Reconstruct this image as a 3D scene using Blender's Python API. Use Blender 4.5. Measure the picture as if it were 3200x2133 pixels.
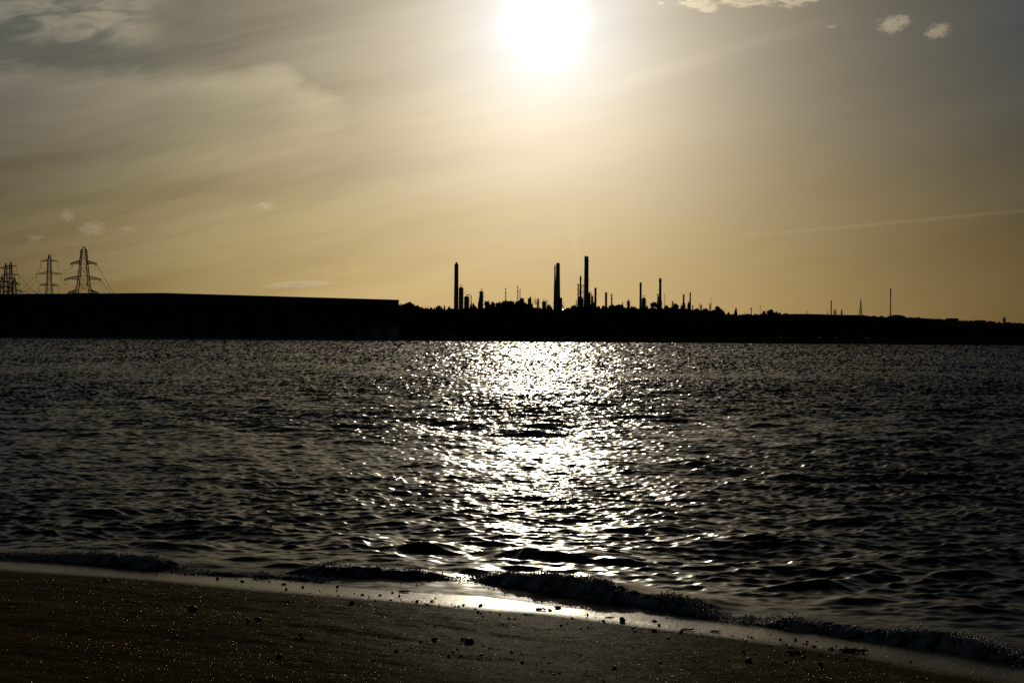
import bpy, math, random
import numpy as np
from mathutils import Matrix, Vector

for o in list(bpy.data.objects):
    bpy.data.objects.remove(o)
S = bpy.context.scene
COL = S.collection
random.seed(7)
RNG = np.random.default_rng(11)

# ------------------------------------------------------------------ camera
PW, PH, FPX = 3200.0, 2133.0, 5580.0           # photograph size and focal length in its pixels
CAM_H = 1.5
cam_d = bpy.data.cameras.new('camera')
cam = bpy.data.objects.new('camera', cam_d)
COL.objects.link(cam)
cam_d.sensor_width = 36.0
cam_d.lens = 36.0 * FPX / PW
cam_d.clip_start = 0.1
cam_d.clip_end = 60000.0
ROLL = math.atan(0.0071)
PITCH = -math.atan(5.0 / FPX)
RM = (Matrix.Rotation(math.radians(90) + PITCH, 4, 'X') @ Matrix.Rotation(ROLL, 4, 'Z'))
cam.matrix_world = Matrix.Translation((0, 0, CAM_H)) @ RM
S.camera = cam

def ray(px, py):
    v = Vector(((px - PW / 2) / FPX, -(py - PH / 2) / FPX, -1.0))
    return (RM.to_3x3() @ v)

def at(px, py, Y):
    """world point seen at a pixel, at depth Y metres"""
    d = ray(px, py)
    k = Y / d.y
    return Vector((d.x * k, Y, CAM_H + d.z * k))

def ground(px, py, z=0.0):
    d = ray(px, py)
    k = (z - CAM_H) / d.z
    return Vector((d.x * k, d.y * k, z))

# ------------------------------------------------------------------ sky and sun
SUN_DIR = ray(1700, 72).normalized()
SUN_AZ = math.degrees(math.atan2(SUN_DIR.x, SUN_DIR.y))
SUN_EL = math.degrees(math.asin(SUN_DIR.z))

class Nd:
    """tiny helper: arithmetic on node sockets"""
    nt = None
    def __init__(s, sock): s.s = sock
    @staticmethod
    def m(op, *a, clamp=False):
        n = Nd.nt.nodes.new('ShaderNodeMath'); n.operation = op; n.use_clamp = clamp
        for i, v in enumerate(a):
            if isinstance(v, Nd): Nd.nt.links.new(v.s, n.inputs[i])
            else: n.inputs[i].default_value = float(v)
        return Nd(n.outputs[0])
    def __add__(s, o): return Nd.m('ADD', s, o)
    __radd__ = __add__
    def __sub__(s, o): return Nd.m('SUBTRACT', s, o)
    def __rsub__(s, o): return Nd.m('SUBTRACT', o, s)
    def __mul__(s, o): return Nd.m('MULTIPLY', s, o)
    __rmul__ = __mul__
    def __truediv__(s, o): return Nd.m('DIVIDE', s, o)
    def __neg__(s): return Nd.m('MULTIPLY', s, -1)
def nexp(a): return Nd.m('EXPONENT', a)
def nmax(a, b): return Nd.m('MAXIMUM', a, b)
def nmin(a, b): return Nd.m('MINIMUM', a, b)
def gauss(a, w): q = a / w; return nexp(-(q * q))
def sstep(x, a, b):
    n = Nd.nt.nodes.new('ShaderNodeMapRange'); n.interpolation_type = 'SMOOTHSTEP'
    n.inputs[1].default_value = a; n.inputs[2].default_value = b
    Nd.nt.links.new(x.s, n.inputs[0]); return Nd(n.outputs[0])
def nvec(x, y, z):
    n = Nd.nt.nodes.new('ShaderNodeCombineXYZ')
    for i, v in enumerate((x, y, z)):
        if isinstance(v, Nd): Nd.nt.links.new(v.s, n.inputs[i])
        else: n.inputs[i].default_value = float(v)
    return Nd(n.outputs[0])
def noise(vec, scale, detail=4.0, rough=0.55, dist=0.0, color=False):
    n = Nd.nt.nodes.new('ShaderNodeTexNoise')
    n.inputs['Scale'].default_value = scale; n.inputs['Detail'].default_value = detail
    n.inputs['Roughness'].default_value = rough; n.inputs['Distortion'].default_value = dist
    if vec is not None: Nd.nt.links.new(vec.s, n.inputs['Vector'])
    return Nd(n.outputs['Color' if color else 'Fac'])

world = bpy.data.worlds.new('World'); S.world = world
world.use_nodes = True
nt = world.node_tree; nt.nodes.clear(); Nd.nt = nt
tc = nt.nodes.new('ShaderNodeTexCoord')
sep = nt.nodes.new('ShaderNodeSeparateXYZ'); nt.links.new(tc.outputs['Generated'], sep.inputs[0])
dx, dy, dz = (Nd(sep.outputs[i]) for i in range(3))
DEG = 180 / math.pi
az = Nd.m('ARCTAN2', dx, dy) * DEG
el = Nd.m('ARCSINE', nmin(nmax(dz, -1), 1)) * DEG
dot = nmin(nmax(dx * SUN_DIR.x + dy * SUN_DIR.y + dz * SUN_DIR.z, -1), 1)
th = Nd.m('ARCCOSINE', dot) * DEG
# thin high cloud: streaks that rise to the right, and two brighter veils on the left
su = az * 0.978 + el * 0.208
sv = el * 0.978 - az * 0.208
wp = noise(nvec(az, el, 0), 0.25, 3, color=True)
wsep = nt.nodes.new('ShaderNodeSeparateXYZ'); nt.links.new(wp.s, wsep.inputs[0])
w1 = Nd(wsep.outputs[0]) - 0.5; w2 = Nd(wsep.outputs[1]) - 0.5
st1 = noise(nvec(su * 0.055, sv * 0.62 + w1 * 0.9, 3.1), 1.0, 4, 0.55) - 0.5
st2 = noise(nvec(su * 0.16, sv * 1.5 + w2 * 1.2, 7.7), 1.0, 4, 0.6) - 0.5
fine = noise(nvec(az * 0.8, el * 1.3, 1.3), 1.0, 6, 0.62) - 0.5
wisp = noise(nvec(su * 0.5, sv * 1.7, 9.0), 1.0, 6, 0.6, 1.2) - 0.5
leftside = sstep(-az, -1.0, 9.0)
u = az + w1 * 1.6 + wisp * 1.2 + fine * 0.5; v = el + w2 * 0.8 + wisp * 0.7 + fine * 0.35
vtop = 8.55 - nmax(u + 7.6, 0) * 0.42 + nmin(u + 9.5, 0) * 0.03
dv = vtop - v
vlen = 0.35 + nmax(-(u + 5.3), 0) * 0.42
veil1 = sstep(dv, -0.25, 0.65) * nexp(-nmax(dv, 0) / nmin(vlen, 1.9)) * sstep(-u, 4.9, 6.6)
veil2 = sstep(-u, 10.2, 12.4) * sstep(v, 8.9, 9.8) * sstep(wisp + fine * 0.5 + w2 * 0.4, -0.26, 0.26) * sstep(-v, -14, -11)
band = gauss(el - (5.55 + (az + 14.2) * 0.17), 0.33) * sstep(-az, 9.0, 13.0)      # darker streak, far left
trail = gauss(el - (3.42 + (az - 8.1) * 0.086 + fine * 0.06), 0.055) * sstep(az, 4.5, 12.0)
ray1 = gauss(el - (8.35 + (az - 4.0) * 0.29 + w2 * 0.25), 0.22) * sstep(az, 2.0, 5.0) * sstep(-az, -11.5, -8.0)
cl = st1 * (0.18 + leftside * 0.30) + st2 * (0.08 + leftside * 0.34) + veil1 * 0.62 + veil2 * 0.70 - band * 0.16 + trail * 0.11 + ray1 * 0.06
gain = nmax(1.0 + cl, 0.2)
# measured glow of the hazy evening sky: round the sun, and a warm band along the horizon
hz = gauss(nmax(el, 0), 5.3) * gauss(az + 1.2, 11.4) * (1.0 + nexp(-nmax(el, 0) / 2.5) * 0.06)
core = gauss(th, 0.70) * 3.0
white = gauss(th, 2.3)
halo = gauss(th, 5.2)
veil0 = gauss(az - 9.0, 7.0) * gauss(el - 6.0, 5.0) * 0.30 + gauss(az + 6.0, 10.5) * gauss(el - 5.5, 5.5) * (0.55 + 0.45 * leftside) + leftside * sstep(el, 6.5, 9.5) * nexp(-nmax(el - 11, 0) / 9.0) * nexp(-nmax(-az - 18, 0) / 9.0) * 0.35
fan = gauss(az - SUN_AZ, 5.6) * gauss(el - 6.2, 2.9) * 0.125     # glow reaching down from the sun through the haze
blue = sstep(el, 2.5, 9.5) * nexp(-nmax(el - 10, 0) / 20.0)
def chan(a, tau, h, b, bl, vl, wh, hl):
    return nmax((nexp(-th / tau) * a + core + hz * h + fan * a + veil0 * vl + white * wh + halo * hl) * gain + b * nmax(gain - 1.0, -0.3) * 1.6 + blue * bl, 0)
glow = nvec(chan(1.44, 3.75, .270, .10, -.004, .070, -.30, .075), chan(1.27, 3.55, .210, .085, .014, .063, -.14, .080), chan(1.06, 3.05, .092, .062, .034, .036, .07, .085))
sky = nt.nodes.new('ShaderNodeTexSky')
sky.sky_type = 'NISHITA'; sky.sun_disc = False
sky.sun_elevation = math.radians(SUN_EL)
sky.sun_rotation = math.radians(SUN_AZ)
sky.altitude = 0; sky.air_density = 1.0; sky.dust_density = 1.0; sky.ozone_density = 1.0
EXPOSURE = -4.3                   # the picture is exposed for the sun itself
SKY_STRENGTH, GLOW_STRENGTH = 0.05, 2.0 ** 4.3
bg1 = nt.nodes.new('ShaderNodeBackground'); bg1.inputs[1].default_value = SKY_STRENGTH
bg2 = nt.nodes.new('ShaderNodeBackground'); bg2.inputs[1].default_value = GLOW_STRENGTH
nt.links.new(sky.outputs[0], bg1.inputs[0]); nt.links.new(glow.s, bg2.inputs[0])
add = nt.nodes.new('ShaderNodeAddShader'); wout = nt.nodes.new('ShaderNodeOutputWorld')
nt.links.new(bg1.outputs[0], add.inputs[0]); nt.links.new(bg2.outputs[0], add.inputs[1])
nt.links.new(add.outputs[0], wout.inputs[0])
world.cycles.sampling_method = 'NONE'

sun_d = bpy.data.lights.new('sun', 'SUN')
sun_d.energy = 5.0; sun_d.angle = math.radians(0.5); sun_d.color = (1.0, 0.87, 0.64)
sun = bpy.data.objects.new('sun', sun_d); COL.objects.link(sun)
sun.rotation_euler = SUN_DIR.to_track_quat('Z', 'Y').to_euler()
sun.location = SUN_DIR * 200

S.view_settings.view_transform = 'Standard'; S.view_settings.look = 'None'
S.view_settings.exposure = EXPOSURE; S.view_settings.gamma = 1.0
S.view_settings.use_curve_mapping = False
S.render.engine = 'CYCLES'
S.cycles.use_denoising = False
S.cycles.max_bounces = 6; S.cycles.diffuse_bounces = 2; S.cycles.glossy_bounces = 3
S.cycles.transmission_bounces = 3; S.cycles.volume_bounces = 3; S.cycles.transparent_max_bounces = 8
S.cycles.volume_step_rate = 1.0; S.cycles.volume_max_steps = 64
S.cycles.use_adaptive_sampling = False
S.cycles.sample_clamp_indirect = 4.0
S.cycles.caustics_reflective = False; S.cycles.caustics_refractive = False

# ------------------------------------------------------------------ helpers
def tag(o, label=None, cat=None, group=None, kind=None):
    if label: o['label'] = label
    if cat: o['category'] = cat
    if group: o['group'] = group
    if kind: o['kind'] = kind
    return o
def empty(name, loc, label, cat, group=None):
    o = bpy.data.objects.new(name, None); COL.objects.link(o)
    o.location = loc; o.empty_display_size = 0.5
    return tag(o, label, cat, group)

class MB:
    """collects shapes for ONE mesh"""
    def __init__(s): s.v = []; s.f = []; s.n = 0
    def add(s, vs, fs):
        s.v.extend([tuple(p) for p in vs]); s.f.extend([tuple(i + s.n for i in f) for f in fs]); s.n += len(vs); return s
    def box(s, x0, x1, y0, y1, z0, z1):
        v = [(x, y, z) for z in (z0, z1) for y in (y0, y1) for x in (x0, x1)]
        return s.add(v, [(0, 2, 3, 1), (4, 5, 7, 6), (0, 1, 5, 4), (2, 6, 7, 3), (0, 4, 6, 2), (1, 3, 7, 5)])
    def tube(s, pts, rad, n=6, caps=True):
        pts = [Vector(p) for p in pts]
        if not hasattr(rad, '__len__'): rad = [rad] * len(pts)
        vs = []; fs = []
        for i, p in enumerate(pts):
            t = (pts[min(i + 1, len(pts) - 1)] - pts[max(i - 1, 0)]).normalized()
            a = t.cross(Vector((0, 0, 1)))
            if a.length < 1e-3: a = Vector((1, 0, 0))
            a.normalize(); b = t.cross(a)
            for k in range(n):
                w = 2 * math.pi * (k + 0.5) / n
                vs.append(p + (a * math.cos(w) + b * math.sin(w)) * rad[i])
        for i in range(len(pts) - 1):
            for k in range(n):
                k2 = (k + 1) % n
                fs.append((i * n + k, i * n + k2, (i + 1) * n + k2, (i + 1) * n + k))
        if caps:
            fs.append(tuple(range(n))[::-1]); fs.append(tuple((len(pts) - 1) * n + k for k in range(n)))
        return s.add(vs, fs)
    def lathe(s, prof, n=16, cx=0.0, cy=0.0):
        """prof: (radius, z) from bottom to top"""
        vs = []; fs = []
        for r, z in prof:
            for k in range(n):
                w = 2 * math.pi * k / n
                vs.append((cx + r * math.cos(w), cy + r * math.sin(w), z))
        for i in range(len(prof) - 1):
            for k in range(n):
                k2 = (k + 1) % n
                fs.append((i * n + k, i * n + k2, (i + 1) * n + k2, (i + 1) * n + k))
        fs.append(tuple(range(n))[::-1]); fs.append(tuple((len(prof) - 1) * n + k for k in range(n)))
        return s.add(vs, fs)
    def build(s, name, mat, parent=None, smooth=False, loc=None):
        me = bpy.data.meshes.new(name); me.from_pydata(s.v, [], s.f); me.update()
        if smooth: me.shade_smooth()
        me.materials.append(mat)
        o = bpy.data.objects.new(name, me); COL.objects.link(o)
        if parent: o.parent = parent
        if loc is not None: o.location = loc
        return o

def np_mesh(name, verts, quads, mat, smooth=True, attrs=None):
    me = bpy.data.meshes.new(name)
    nv, nf, k = len(verts), len(quads), quads.shape[1]
    me.vertices.add(nv); me.vertices.foreach_set('co', np.ascontiguousarray(verts, dtype=np.float32).ravel())
    me.loops.add(nf * k); me.loops.foreach_set('vertex_index', np.ascontiguousarray(quads, dtype=np.int32).ravel())
    me.polygons.add(nf)
    me.polygons.foreach_set('loop_start', np.arange(nf, dtype=np.int32) * k)
    me.update(calc_edges=True)
    if smooth: me.shade_smooth()
    for nm, a in (attrs or {}).items():
        at_ = me.attributes.new(nm, 'FLOAT', 'POINT'); at_.data.foreach_set('value', np.ascontiguousarray(a, dtype=np.float32).ravel())
    me.materials.append(mat)
    o = bpy.data.objects.new(name, me); COL.objects.link(o)
    return o

def grid_quads(nr, nc):
    i = np.arange(nr - 1)[:, None] * nc + np.arange(nc - 1)[None, :]
    return np.stack([i, i + 1, i + nc + 1, i + nc], -1).reshape(-1, 4)

def vnoise(x, y, seed=0):
    xi = np.floor(x).astype(np.int64); yi = np.floor(y).astype(np.int64)
    fx = x - xi; fy = y - yi
    fx = fx * fx * (3 - 2 * fx); fy = fy * fy * (3 - 2 * fy)
    def h(a, b):
        n = (a * 374761393 + b * 668265263 + seed * 982451653) & 0xffffffff
        n = ((n ^ (n >> 13)) * 1274126177) & 0xffffffff
        return ((n ^ (n >> 16)) & 0xffffff) / float(0xffffff) * 2 - 1
    a = h(xi, yi); b = h(xi + 1, yi); c = h(xi, yi + 1); d = h(xi + 1, yi + 1)
    return (a * (1 - fx) + b * fx) * (1 - fy) + (c * (1 - fx) + d * fx) * fy
def fbm(x, y, oct=4, seed=0, gain=0.5):
    t = 0; a = 1.0; f = 1.0
    for k in range(oct):
        t = t + a * vnoise(x * f + 13.7 * k, y * f - 7.1 * k, seed + k); a *= gain; f *= 2.03
    return t
def smooth(x, a, b):
    t = np.clip((x - a) / (b - a), 0, 1); return t * t * (3 - 2 * t)

# ------------------------------------------------------------------ materials
def mat(name, col, rough=0.7, metal=0.0, var=0.25, scale=1.0, bump=0.0, spec=0.12):
    m = bpy.data.materials.new(name); m.use_nodes = True
    nt = m.node_tree; Nd.nt = nt
    b = nt.nodes['Principled BSDF']
    b.inputs['Roughness'].default_value = rough; b.inputs['Metallic'].default_value = metal
    b.inputs['Specular IOR Level'].default_value = spec
    tc = nt.nodes.new('ShaderNodeTexCoord')
    n = noise(Nd(tc.outputs['Object']), scale, 5, 0.6)
    mx = nt.nodes.new('ShaderNodeMix'); mx.data_type = 'RGBA'
    mx.inputs[6].default_value = (*[c * (1 - var) for c in col], 1)
    mx.inputs[7].default_value = (*[min(1, c * (1 + var)) for c in col], 1)
    nt.links.new(sstep(n, 0.3, 0.7).s, mx.inputs[0])
    nt.links.new(mx.outputs[2], b.inputs['Base Color'])
    if bump:
        bp = nt.nodes.new('ShaderNodeBump'); bp.inputs['Strength'].default_value = bump
        nt.links.new(n.s, bp.inputs['Height']); nt.links.new(bp.outputs[0], b.inputs['Normal'])
    return m
M_CONC = mat('weathered_concrete', (.30, .27, .23), .85, scale=.15)
M_STEEL = mat('dull_steel', (.22, .21, .20), .6, .3, scale=.3)
M_GALV = mat('galvanised_steel', (.28, .28, .28), .5, .5, scale=.4)
M_CLAD = mat('dark_cladding', (.05, .055, .055), .7, scale=.08)
M_CLAD2 = mat('paler_cladding', (.055, .058, .055), .8, scale=.08, spec=0.02)
M_ROOF = mat('dark_roofing', (.07, .07, .07), .8, scale=.1)
M_LEAF = mat('foliage', (.05, .062, .026), .9, scale=.15, var=.4, spec=0.0)
M_BARK = mat('bark', (.07, .05, .035), .9, scale=1.5)
M_LAND = mat('grass_and_scrub', (.06, .06, .022), 1.0, scale=.03, var=.4, spec=0.0)
M_MUD = mat('mud_bank', (.06, .05, .03), .9, scale=.05, spec=.05)
M_WOOD = mat('wet_timber', (.05, .04, .03), .7, scale=1.0)
M_PALE = mat('pale_paint', (.60, .58, .52), .6, scale=.5, var=.1)
M_INS = mat('brown_porcelain', (.10, .06, .05), .4, scale=1.0)
M_CABLE = mat('weathered_cable', (.16, .16, .16), .6, .4, scale=1.0)
# ------------------------------------------------------------------ beach and water
# the waterline on the ground, from left to right (curved a little towards the sea in the middle)
WL = [ground(x, y) for x, y in ((0, 1757), (480, 1787), (1000, 1822), (1500, 1872), (2100, 1930), (2700, 2003), (3200, 2085))]
P0 = WL[0]; T2 = (WL[-1] - WL[0]).normalized(); SX, SY = T2.x, T2.y
NX, NY = -SY, SX                      # offshore normal
def sd(x, y):
    return (x - P0.x) * SX + (y - P0.y) * SY, (x - P0.x) * NX + (y - P0.y) * NY
_ws = np.array([sd(p.x, p.y)[0] for p in WL]); _wd = np.array([sd(p.x, p.y)[1] for p in WL])
_co = np.polyfit(_ws, _wd, 4)
def shore_c(s):
    s2 = np.clip(s, _ws[0] - 1.5, _ws[-1] + 1.0)
    return np.polyval(_co, s2)
def sea_e(x, y):
    """metres offshore of the waterline (negative up the beach)"""
    s, d = sd(x, y)
    return s, d - shore_c(s)

SLOPE = 0.052
STRANDS = [(-0.62, .010, .05), (-1.25, .014, .06), (-1.9, .016, .07), (-2.7, .018, .08), (-3.4, .02, .08)]
def beach_z(x, y):
    s, e = sea_e(x, y)
    ez = e + 0.05 * vnoise(s * 0.9, s * 0 + 3.3, 5) + 0.02 * vnoise(s * 3.1, s * 0, 6)
    z = -SLOPE * ez - 0.03 * smooth(ez, 0.0, 1.0) * np.maximum(ez, 0)
    up = smooth(-ez, 0.3, 1.0)
    z = z + up * 0.010 * fbm(s * 0.9, e * 2.2, 3, 21)
    z = z + up * 0.0035 * fbm(s * 9, e * 14, 3, 31)
    for k, (e0, h, w) in enumerate(STRANDS):
        c = e - (e0 + 0.16 * fbm(s * 0.55, s * 0 + k * 9.1, 3, 40 + k))
        g = smooth(vnoise(s * 0.7, s * 0 + k * 5, 60 + k), -0.4, 0.6)
        z = z + 0.55 * h * g * (smooth(c, -w, w * .3) - smooth(c, w * .3, w * 6))
    return z

def axis(bounds, dense, coarse):
    a0, a1, a2, a3 = bounds
    left = a1 - np.cumsum(coarse * 1.15 ** np.arange(0, 40)); left = left[left > a0]
    right = a2 + np.cumsum(coarse * 1.15 ** np.arange(0, 40)); right = right[right < a3]
    return np.concatenate([[a0], left[::-1], np.arange(a1, a2, dense), [a2], right, [a3]])
bx_ = axis((-60, -4.3, 3.6, 60), 0.019, 0.05)
by_ = axis((-60, 6.2, 12.9, 40), 0.020, 0.05)
X, Y = np.meshgrid(bx_, by_)
Zb = beach_z(X, Y)
s_, e_ = sea_e(X, Y)
Zb = np.clip(Zb, -3.0, 1.6 + 0.02 * np.abs(s_))
wet = smooth(e_ + 0.10 * fbm(s_ * 1.2, e_ * 1.5, 3, 77), -0.62, -0.28)
damp = smooth(e_ + 0.35 * fbm(s_ * 0.6, e_ * 1.4, 3, 78), -3.2, -0.5)

msand = bpy.data.materials.new('wet_sand'); msand.use_nodes = True
nt = msand.node_tree; Nd.nt = nt; b = nt.nodes['Principled BSDF']
def attr(n):
    a = nt.nodes.new('ShaderNodeAttribute'); a.attribute_name = n; return Nd(a.outputs['Fac'])
tc = nt.nodes.new('ShaderNodeTexCoord'); P = Nd(tc.outputs['Object'])
aw, ad = attr('wet'), attr('damp')
ng = noise(P, 60, 5, 0.65); nm = noise(P, 6, 5, 0.6); nb = noise(P, 1.1, 4, 0.6)
mx = nt.nodes.new('ShaderNodeMix'); mx.data_type = 'RGBA'
mx.inputs[6].default_value = (.10, .066, .014, 1); mx.inputs[7].default_value = (.30, .20, .055, 1)
nt.links.new(sstep(ng * 0.5 + nm * 0.35 + nb * 0.35, 0.42, 0.78).s, mx.inputs[0])
nt.links.new(mx.outputs[2], b.inputs['Base Color'])
rgh = 0.42 - ad * 0.04 - aw * 0.10 + (nm - 0.5) * 0.15
nt.links.new(rgh.s, b.inputs['Roughness'])
nt.links.new((0.0001 + ad * 0.00042 + aw * aw * 0.24).s, b.inputs['Specular IOR Level'])
b.inputs['Specular Tint'].default_value = (1, .78, .44, 1)
gn = noise(P, 220, 2, 0.6, color=True); gn2 = noise(P, 45, 3, 0.6, color=True)
def perturb(nt, terms, link):
    """surface normal leaned by grain: sum of (colour noise - .5) * amount"""
    geo = nt.nodes.new('ShaderNodeNewGeometry'); acc = geo.outputs['Normal']
    for c, amt in terms:
        sub = nt.nodes.new('ShaderNodeVectorMath'); sub.operation = 'SUBTRACT'
        nt.links.new(c.s, sub.inputs[0]); sub.inputs[1].default_value = (.5, .5, .5)
        sc = nt.nodes.new('ShaderNodeVectorMath'); sc.operation = 'SCALE'
        nt.links.new(sub.outputs[0], sc.inputs[0])
        if isinstance(amt, Nd): nt.links.new(amt.s, sc.inputs['Scale'])
        else: sc.inputs['Scale'].default_value = amt
        ml = nt.nodes.new('ShaderNodeVectorMath'); ml.operation = 'MULTIPLY'
        nt.links.new(sc.outputs[0], ml.inputs[0]); ml.inputs[1].default_value = (1, 1, 0)
        ad_ = nt.nodes.new('ShaderNodeVectorMath'); ad_.operation = 'ADD'
        nt.links.new(acc, ad_.inputs[0]); nt.links.new(ml.outputs[0], ad_.inputs[1]); acc = ad_.outputs[0]
    nz = nt.nodes.new('ShaderNodeVectorMath'); nz.operation = 'NORMALIZE'
    nt.links.new(acc, nz.inputs[0]); nt.links.new(nz.outputs[0], link)
perturb(nt, [(gn, 1.6 - aw * 1.2), (gn2, 0.7 - aw * 0.5)], b.inputs['Normal'])
beach = np_mesh('beach', np.stack([X, Y, Zb], -1).reshape(-1, 3), grid_quads(len(by_), len(bx_)), msand, True,
                {'wet': wet, 'damp': damp})
tag(beach, 'dark wet sandy beach in the foreground with faint strand lines', kind='structure')

# ---- water: one sheet, finer near the viewer
ang = np.radians(np.concatenate([-np.linspace(75, 19.3, 30)[:-1], np.linspace(-19.2, 19.2, 800), np.linspace(19.4, 75, 30)]))
rows = [8.0]
while rows[-1] < 1440: rows.append(rows[-1] + max(0.017, rows[-1] ** 2 * 1.15e-4 * (1.0 if rows[-1] < 90 else 2.2)))
rows = np.array(rows)
nr, nc = len(rows), len(ang)
gsp = np.gradient(rows)[:, None] * np.ones((1, nc))
A, Rr = np.meshgrid(ang, rows)
X = Rr * np.sin(A); Y = Rr * np.cos(A)
s_, e_ = sea_e(X, Y)
# wind waves, running towards the shore
NW = 150
lam = np.exp(RNG.uniform(math.log(0.07), math.log(2.3), NW))
wdir = math.atan2(-0.97, -0.12) + RNG.normal(0, 0.85, NW)
ak = (np.exp(-(np.log(lam / 0.18) / 0.95) ** 2) + 0.55 * np.exp(-(np.log(lam / 1.5) / 0.45) ** 2)) * RNG.uniform(.4, 1.3, NW)
ak *= 0.285 / math.sqrt((ak ** 2).sum() / 2)
ph = RNG.uniform(0, 2 * math.pi, NW)
amp_shore = 0.22 + 0.78 * smooth(e_, 0.25, 2.0)
gust = np.clip(0.79 + 0.24 * fbm(X * 0.22, Y * 0.09, 4, 91), .5, 1.3)
Z = np.zeros_like(X); DX = np.zeros_like(X); DY = np.zeros_like(X); GX = np.zeros_like(X); GY = np.zeros_like(X)
rowg = gsp[:, :1]
for i in range(NW):
    k = 2 * math.pi / lam[i]; a = ak[i] / k
    cx, cy = math.cos(wdir[i]), math.sin(wdir[i])
    att = smooth(lam[i] / rowg, 1.6, 3.6)          # what the sheet's own mesh can carry
    p = k * (X * cx + Y * cy) + ph[i]
    cp, sn = np.cos(p), np.sin(p)
    Z += a * cp * (att + 0.5 * (1 - att))
    DX -= sn * (a * att * cx); DY -= sn * (a * att * cy)
    rest = np.sqrt(1 - att ** 2) * ak[i]           # the remainder is kept as slopes
    GX -= rest * cx * sn; GY -= rest * cy * sn
Z *= amp_shore * gust; DX *= amp_shore * gust; DY *= amp_shore * gust; GX *= gust; GY *= gust
# the steeper waves that roll in near the beach: (foot of the face in pixels, height in m, face width, back width, foam)
RIDGES = [
    ([(1440, 1808), (1509, 1822), (1645, 1838), (1757, 1856), (1912, 1888), (2099, 1914), (2229, 1933), (2330, 1945)], .098, .10, .38, 1.0),
    ([(2290, 1942), (2400, 1958), (2612, 1992), (2918, 2030), (3122, 2072), (3260, 2105)], .062, .10, .30, 1.0),
    ([(1400, 1722), (1468, 1732), (1608, 1752), (1842, 1768), (2099, 1780), (2200, 1785)], .19, .16, .42, 0),
    ([(1080, 1722), (1190, 1716), (1330, 1722), (1440, 1728)], .09, .12, .30, 0),
    ([(1090, 1785), (1180, 1780), (1300, 1778), (1400, 1785), (1530, 1808)], .13, .13, .35, 0),
    ([(180, 1700), (320, 1707), (467, 1717), (600, 1720), (760, 1718)], .075, .18, .45, 0),
    ([(590, 1752), (690, 1750), (800, 1752), (860, 1756)], .075, .12, .30, 0),
    ([(720, 1775), (800, 1772), (900, 1776), (960, 1780)], .075, .10, .22, 0),
    ([(-200, 1738), (0, 1746), (140, 1752), (327, 1762), (470, 1776), (560, 1784)], .068, .10, .30, 1.0),
    ([(2240, 1862), (2331, 1858), (2430, 1845), (2560, 1840), (2680, 1842)], .085, .20, .35, 0),
    ([(2440, 1893), (2500, 1890), (2600, 1893), (2720, 1893), (2800, 1893)], .075, .18, .32, 0),
    ([(2580, 1734), (2700, 1728), (2850, 1724), (3100, 1730), (3250, 1735)], .06, .16, .40, 0),
    ([(2780, 1810), (2850, 1810), (3000, 1808), (3240, 1812)], .07, .18, .40, 0),
    ([(540, 1792), (700, 1800), (860, 1810), (1010, 1821)], .038, .08, .22, .8),
    ([(840, 1792), (1000, 1796), (1200, 1806), (1420, 1820)], .058, .10, .28, .6),
    ([(420, 1758), (520, 1762), (640, 1772), (740, 1778)], .07, .10, .28, 0),
    ([(620, 1590), (760, 1587), (900, 1592)], 0.061, .22, .5, 0),
    ([(1010, 1640), (1155, 1637), (1300, 1642)], 0.074, .22, .5, 0),
    ([(1480, 1470), (1590, 1467), (1700, 1472)], 0.088, .22, .5, 0),
    ([(2300, 1500), (2450, 1497), (2600, 1502)], 0.067, .22, .5, 0),
    ([(2850, 1560), (3000, 1557), (3150, 1562)], 0.081, .22, .5, 0),
    ([(100, 1610), (240, 1607), (380, 1612)], 0.061, .22, .5, 0),
    ([(700, 1400), (840, 1397), (980, 1402)], 0.074, .22, .5, 0),
    ([(2000, 1392), (2175, 1389), (2350, 1394)], 0.088, .22, .5, 0),
    ([(2650, 1425), (2800, 1422), (2950, 1427)], 0.067, .22, .5, 0),
    ([(1250, 1545), (1375, 1542), (1500, 1547)], 0.081, .22, .5, 0),
    ([(150, 1390), (300, 1387), (450, 1392)], 0.061, .22, .5, 0),
    ([(3000, 1650), (3125, 1647), (3250, 1652)], 0.074, .22, .5, 0),
    ([(820, 1505), (985, 1502), (1150, 1507)], 0.088, .22, .5, 0),
    ([(1850, 1660), (1975, 1657), (2100, 1662)], 0.067, .22, .5, 0),
    ([(1760, 1565), (1850, 1562), (2050, 1562), (2230, 1566)], .14, .25, .6, 0),
    ([(240, 1486), (420, 1482), (560, 1486)], .08, .25, .6, 0),
    ([(2420, 1640), (2560, 1636), (2760, 1642)], .08, .2, .5, 0),
]
def ridge_pts(k):
    g = [ground(*p) for p in RIDGES[k][0]]
    return np.array([sea_e(p.x, p.y)[0] for p in g]), np.array([sea_e(p.x, p.y)[1] for p in g])
def ridge_taper(k, ss, s):
    q = (0.2 if RIDGES[k][4] > .5 else .45) * (ss[-1] - ss[0])
    return smooth(s, ss[0], ss[0] + q) * (1 - smooth(s, ss[-1] - q, ss[-1]))
def foot_of(k, s):
    ss, ee = ridge_pts(k)
    return np.interp(s, ss, ee) + 0.05 * fbm(s * 2.2, s * 0 + k * 3.7, 3, 101 + k)
def ridge_h(k, s, e):
    pts, H, wf, wb, fo = RIDGES[k]
    ss, ee = ridge_pts(k)
    hh = H * (0.72 if fo > .5 else 0.5) * ridge_taper(k, ss, s) * (0.62 + 0.70 * fbm(s * 1.6, s * 0 + k * 1.9, 3, 131 + k))
    uu = e - foot_of(k, s)
    return hh * np.where(uu < wf, smooth(uu, 0, wf), np.exp(-(np.maximum(uu - wf, 0) / wb) ** 2))
foamy = np.zeros_like(X)
near = rows < 32
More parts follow.
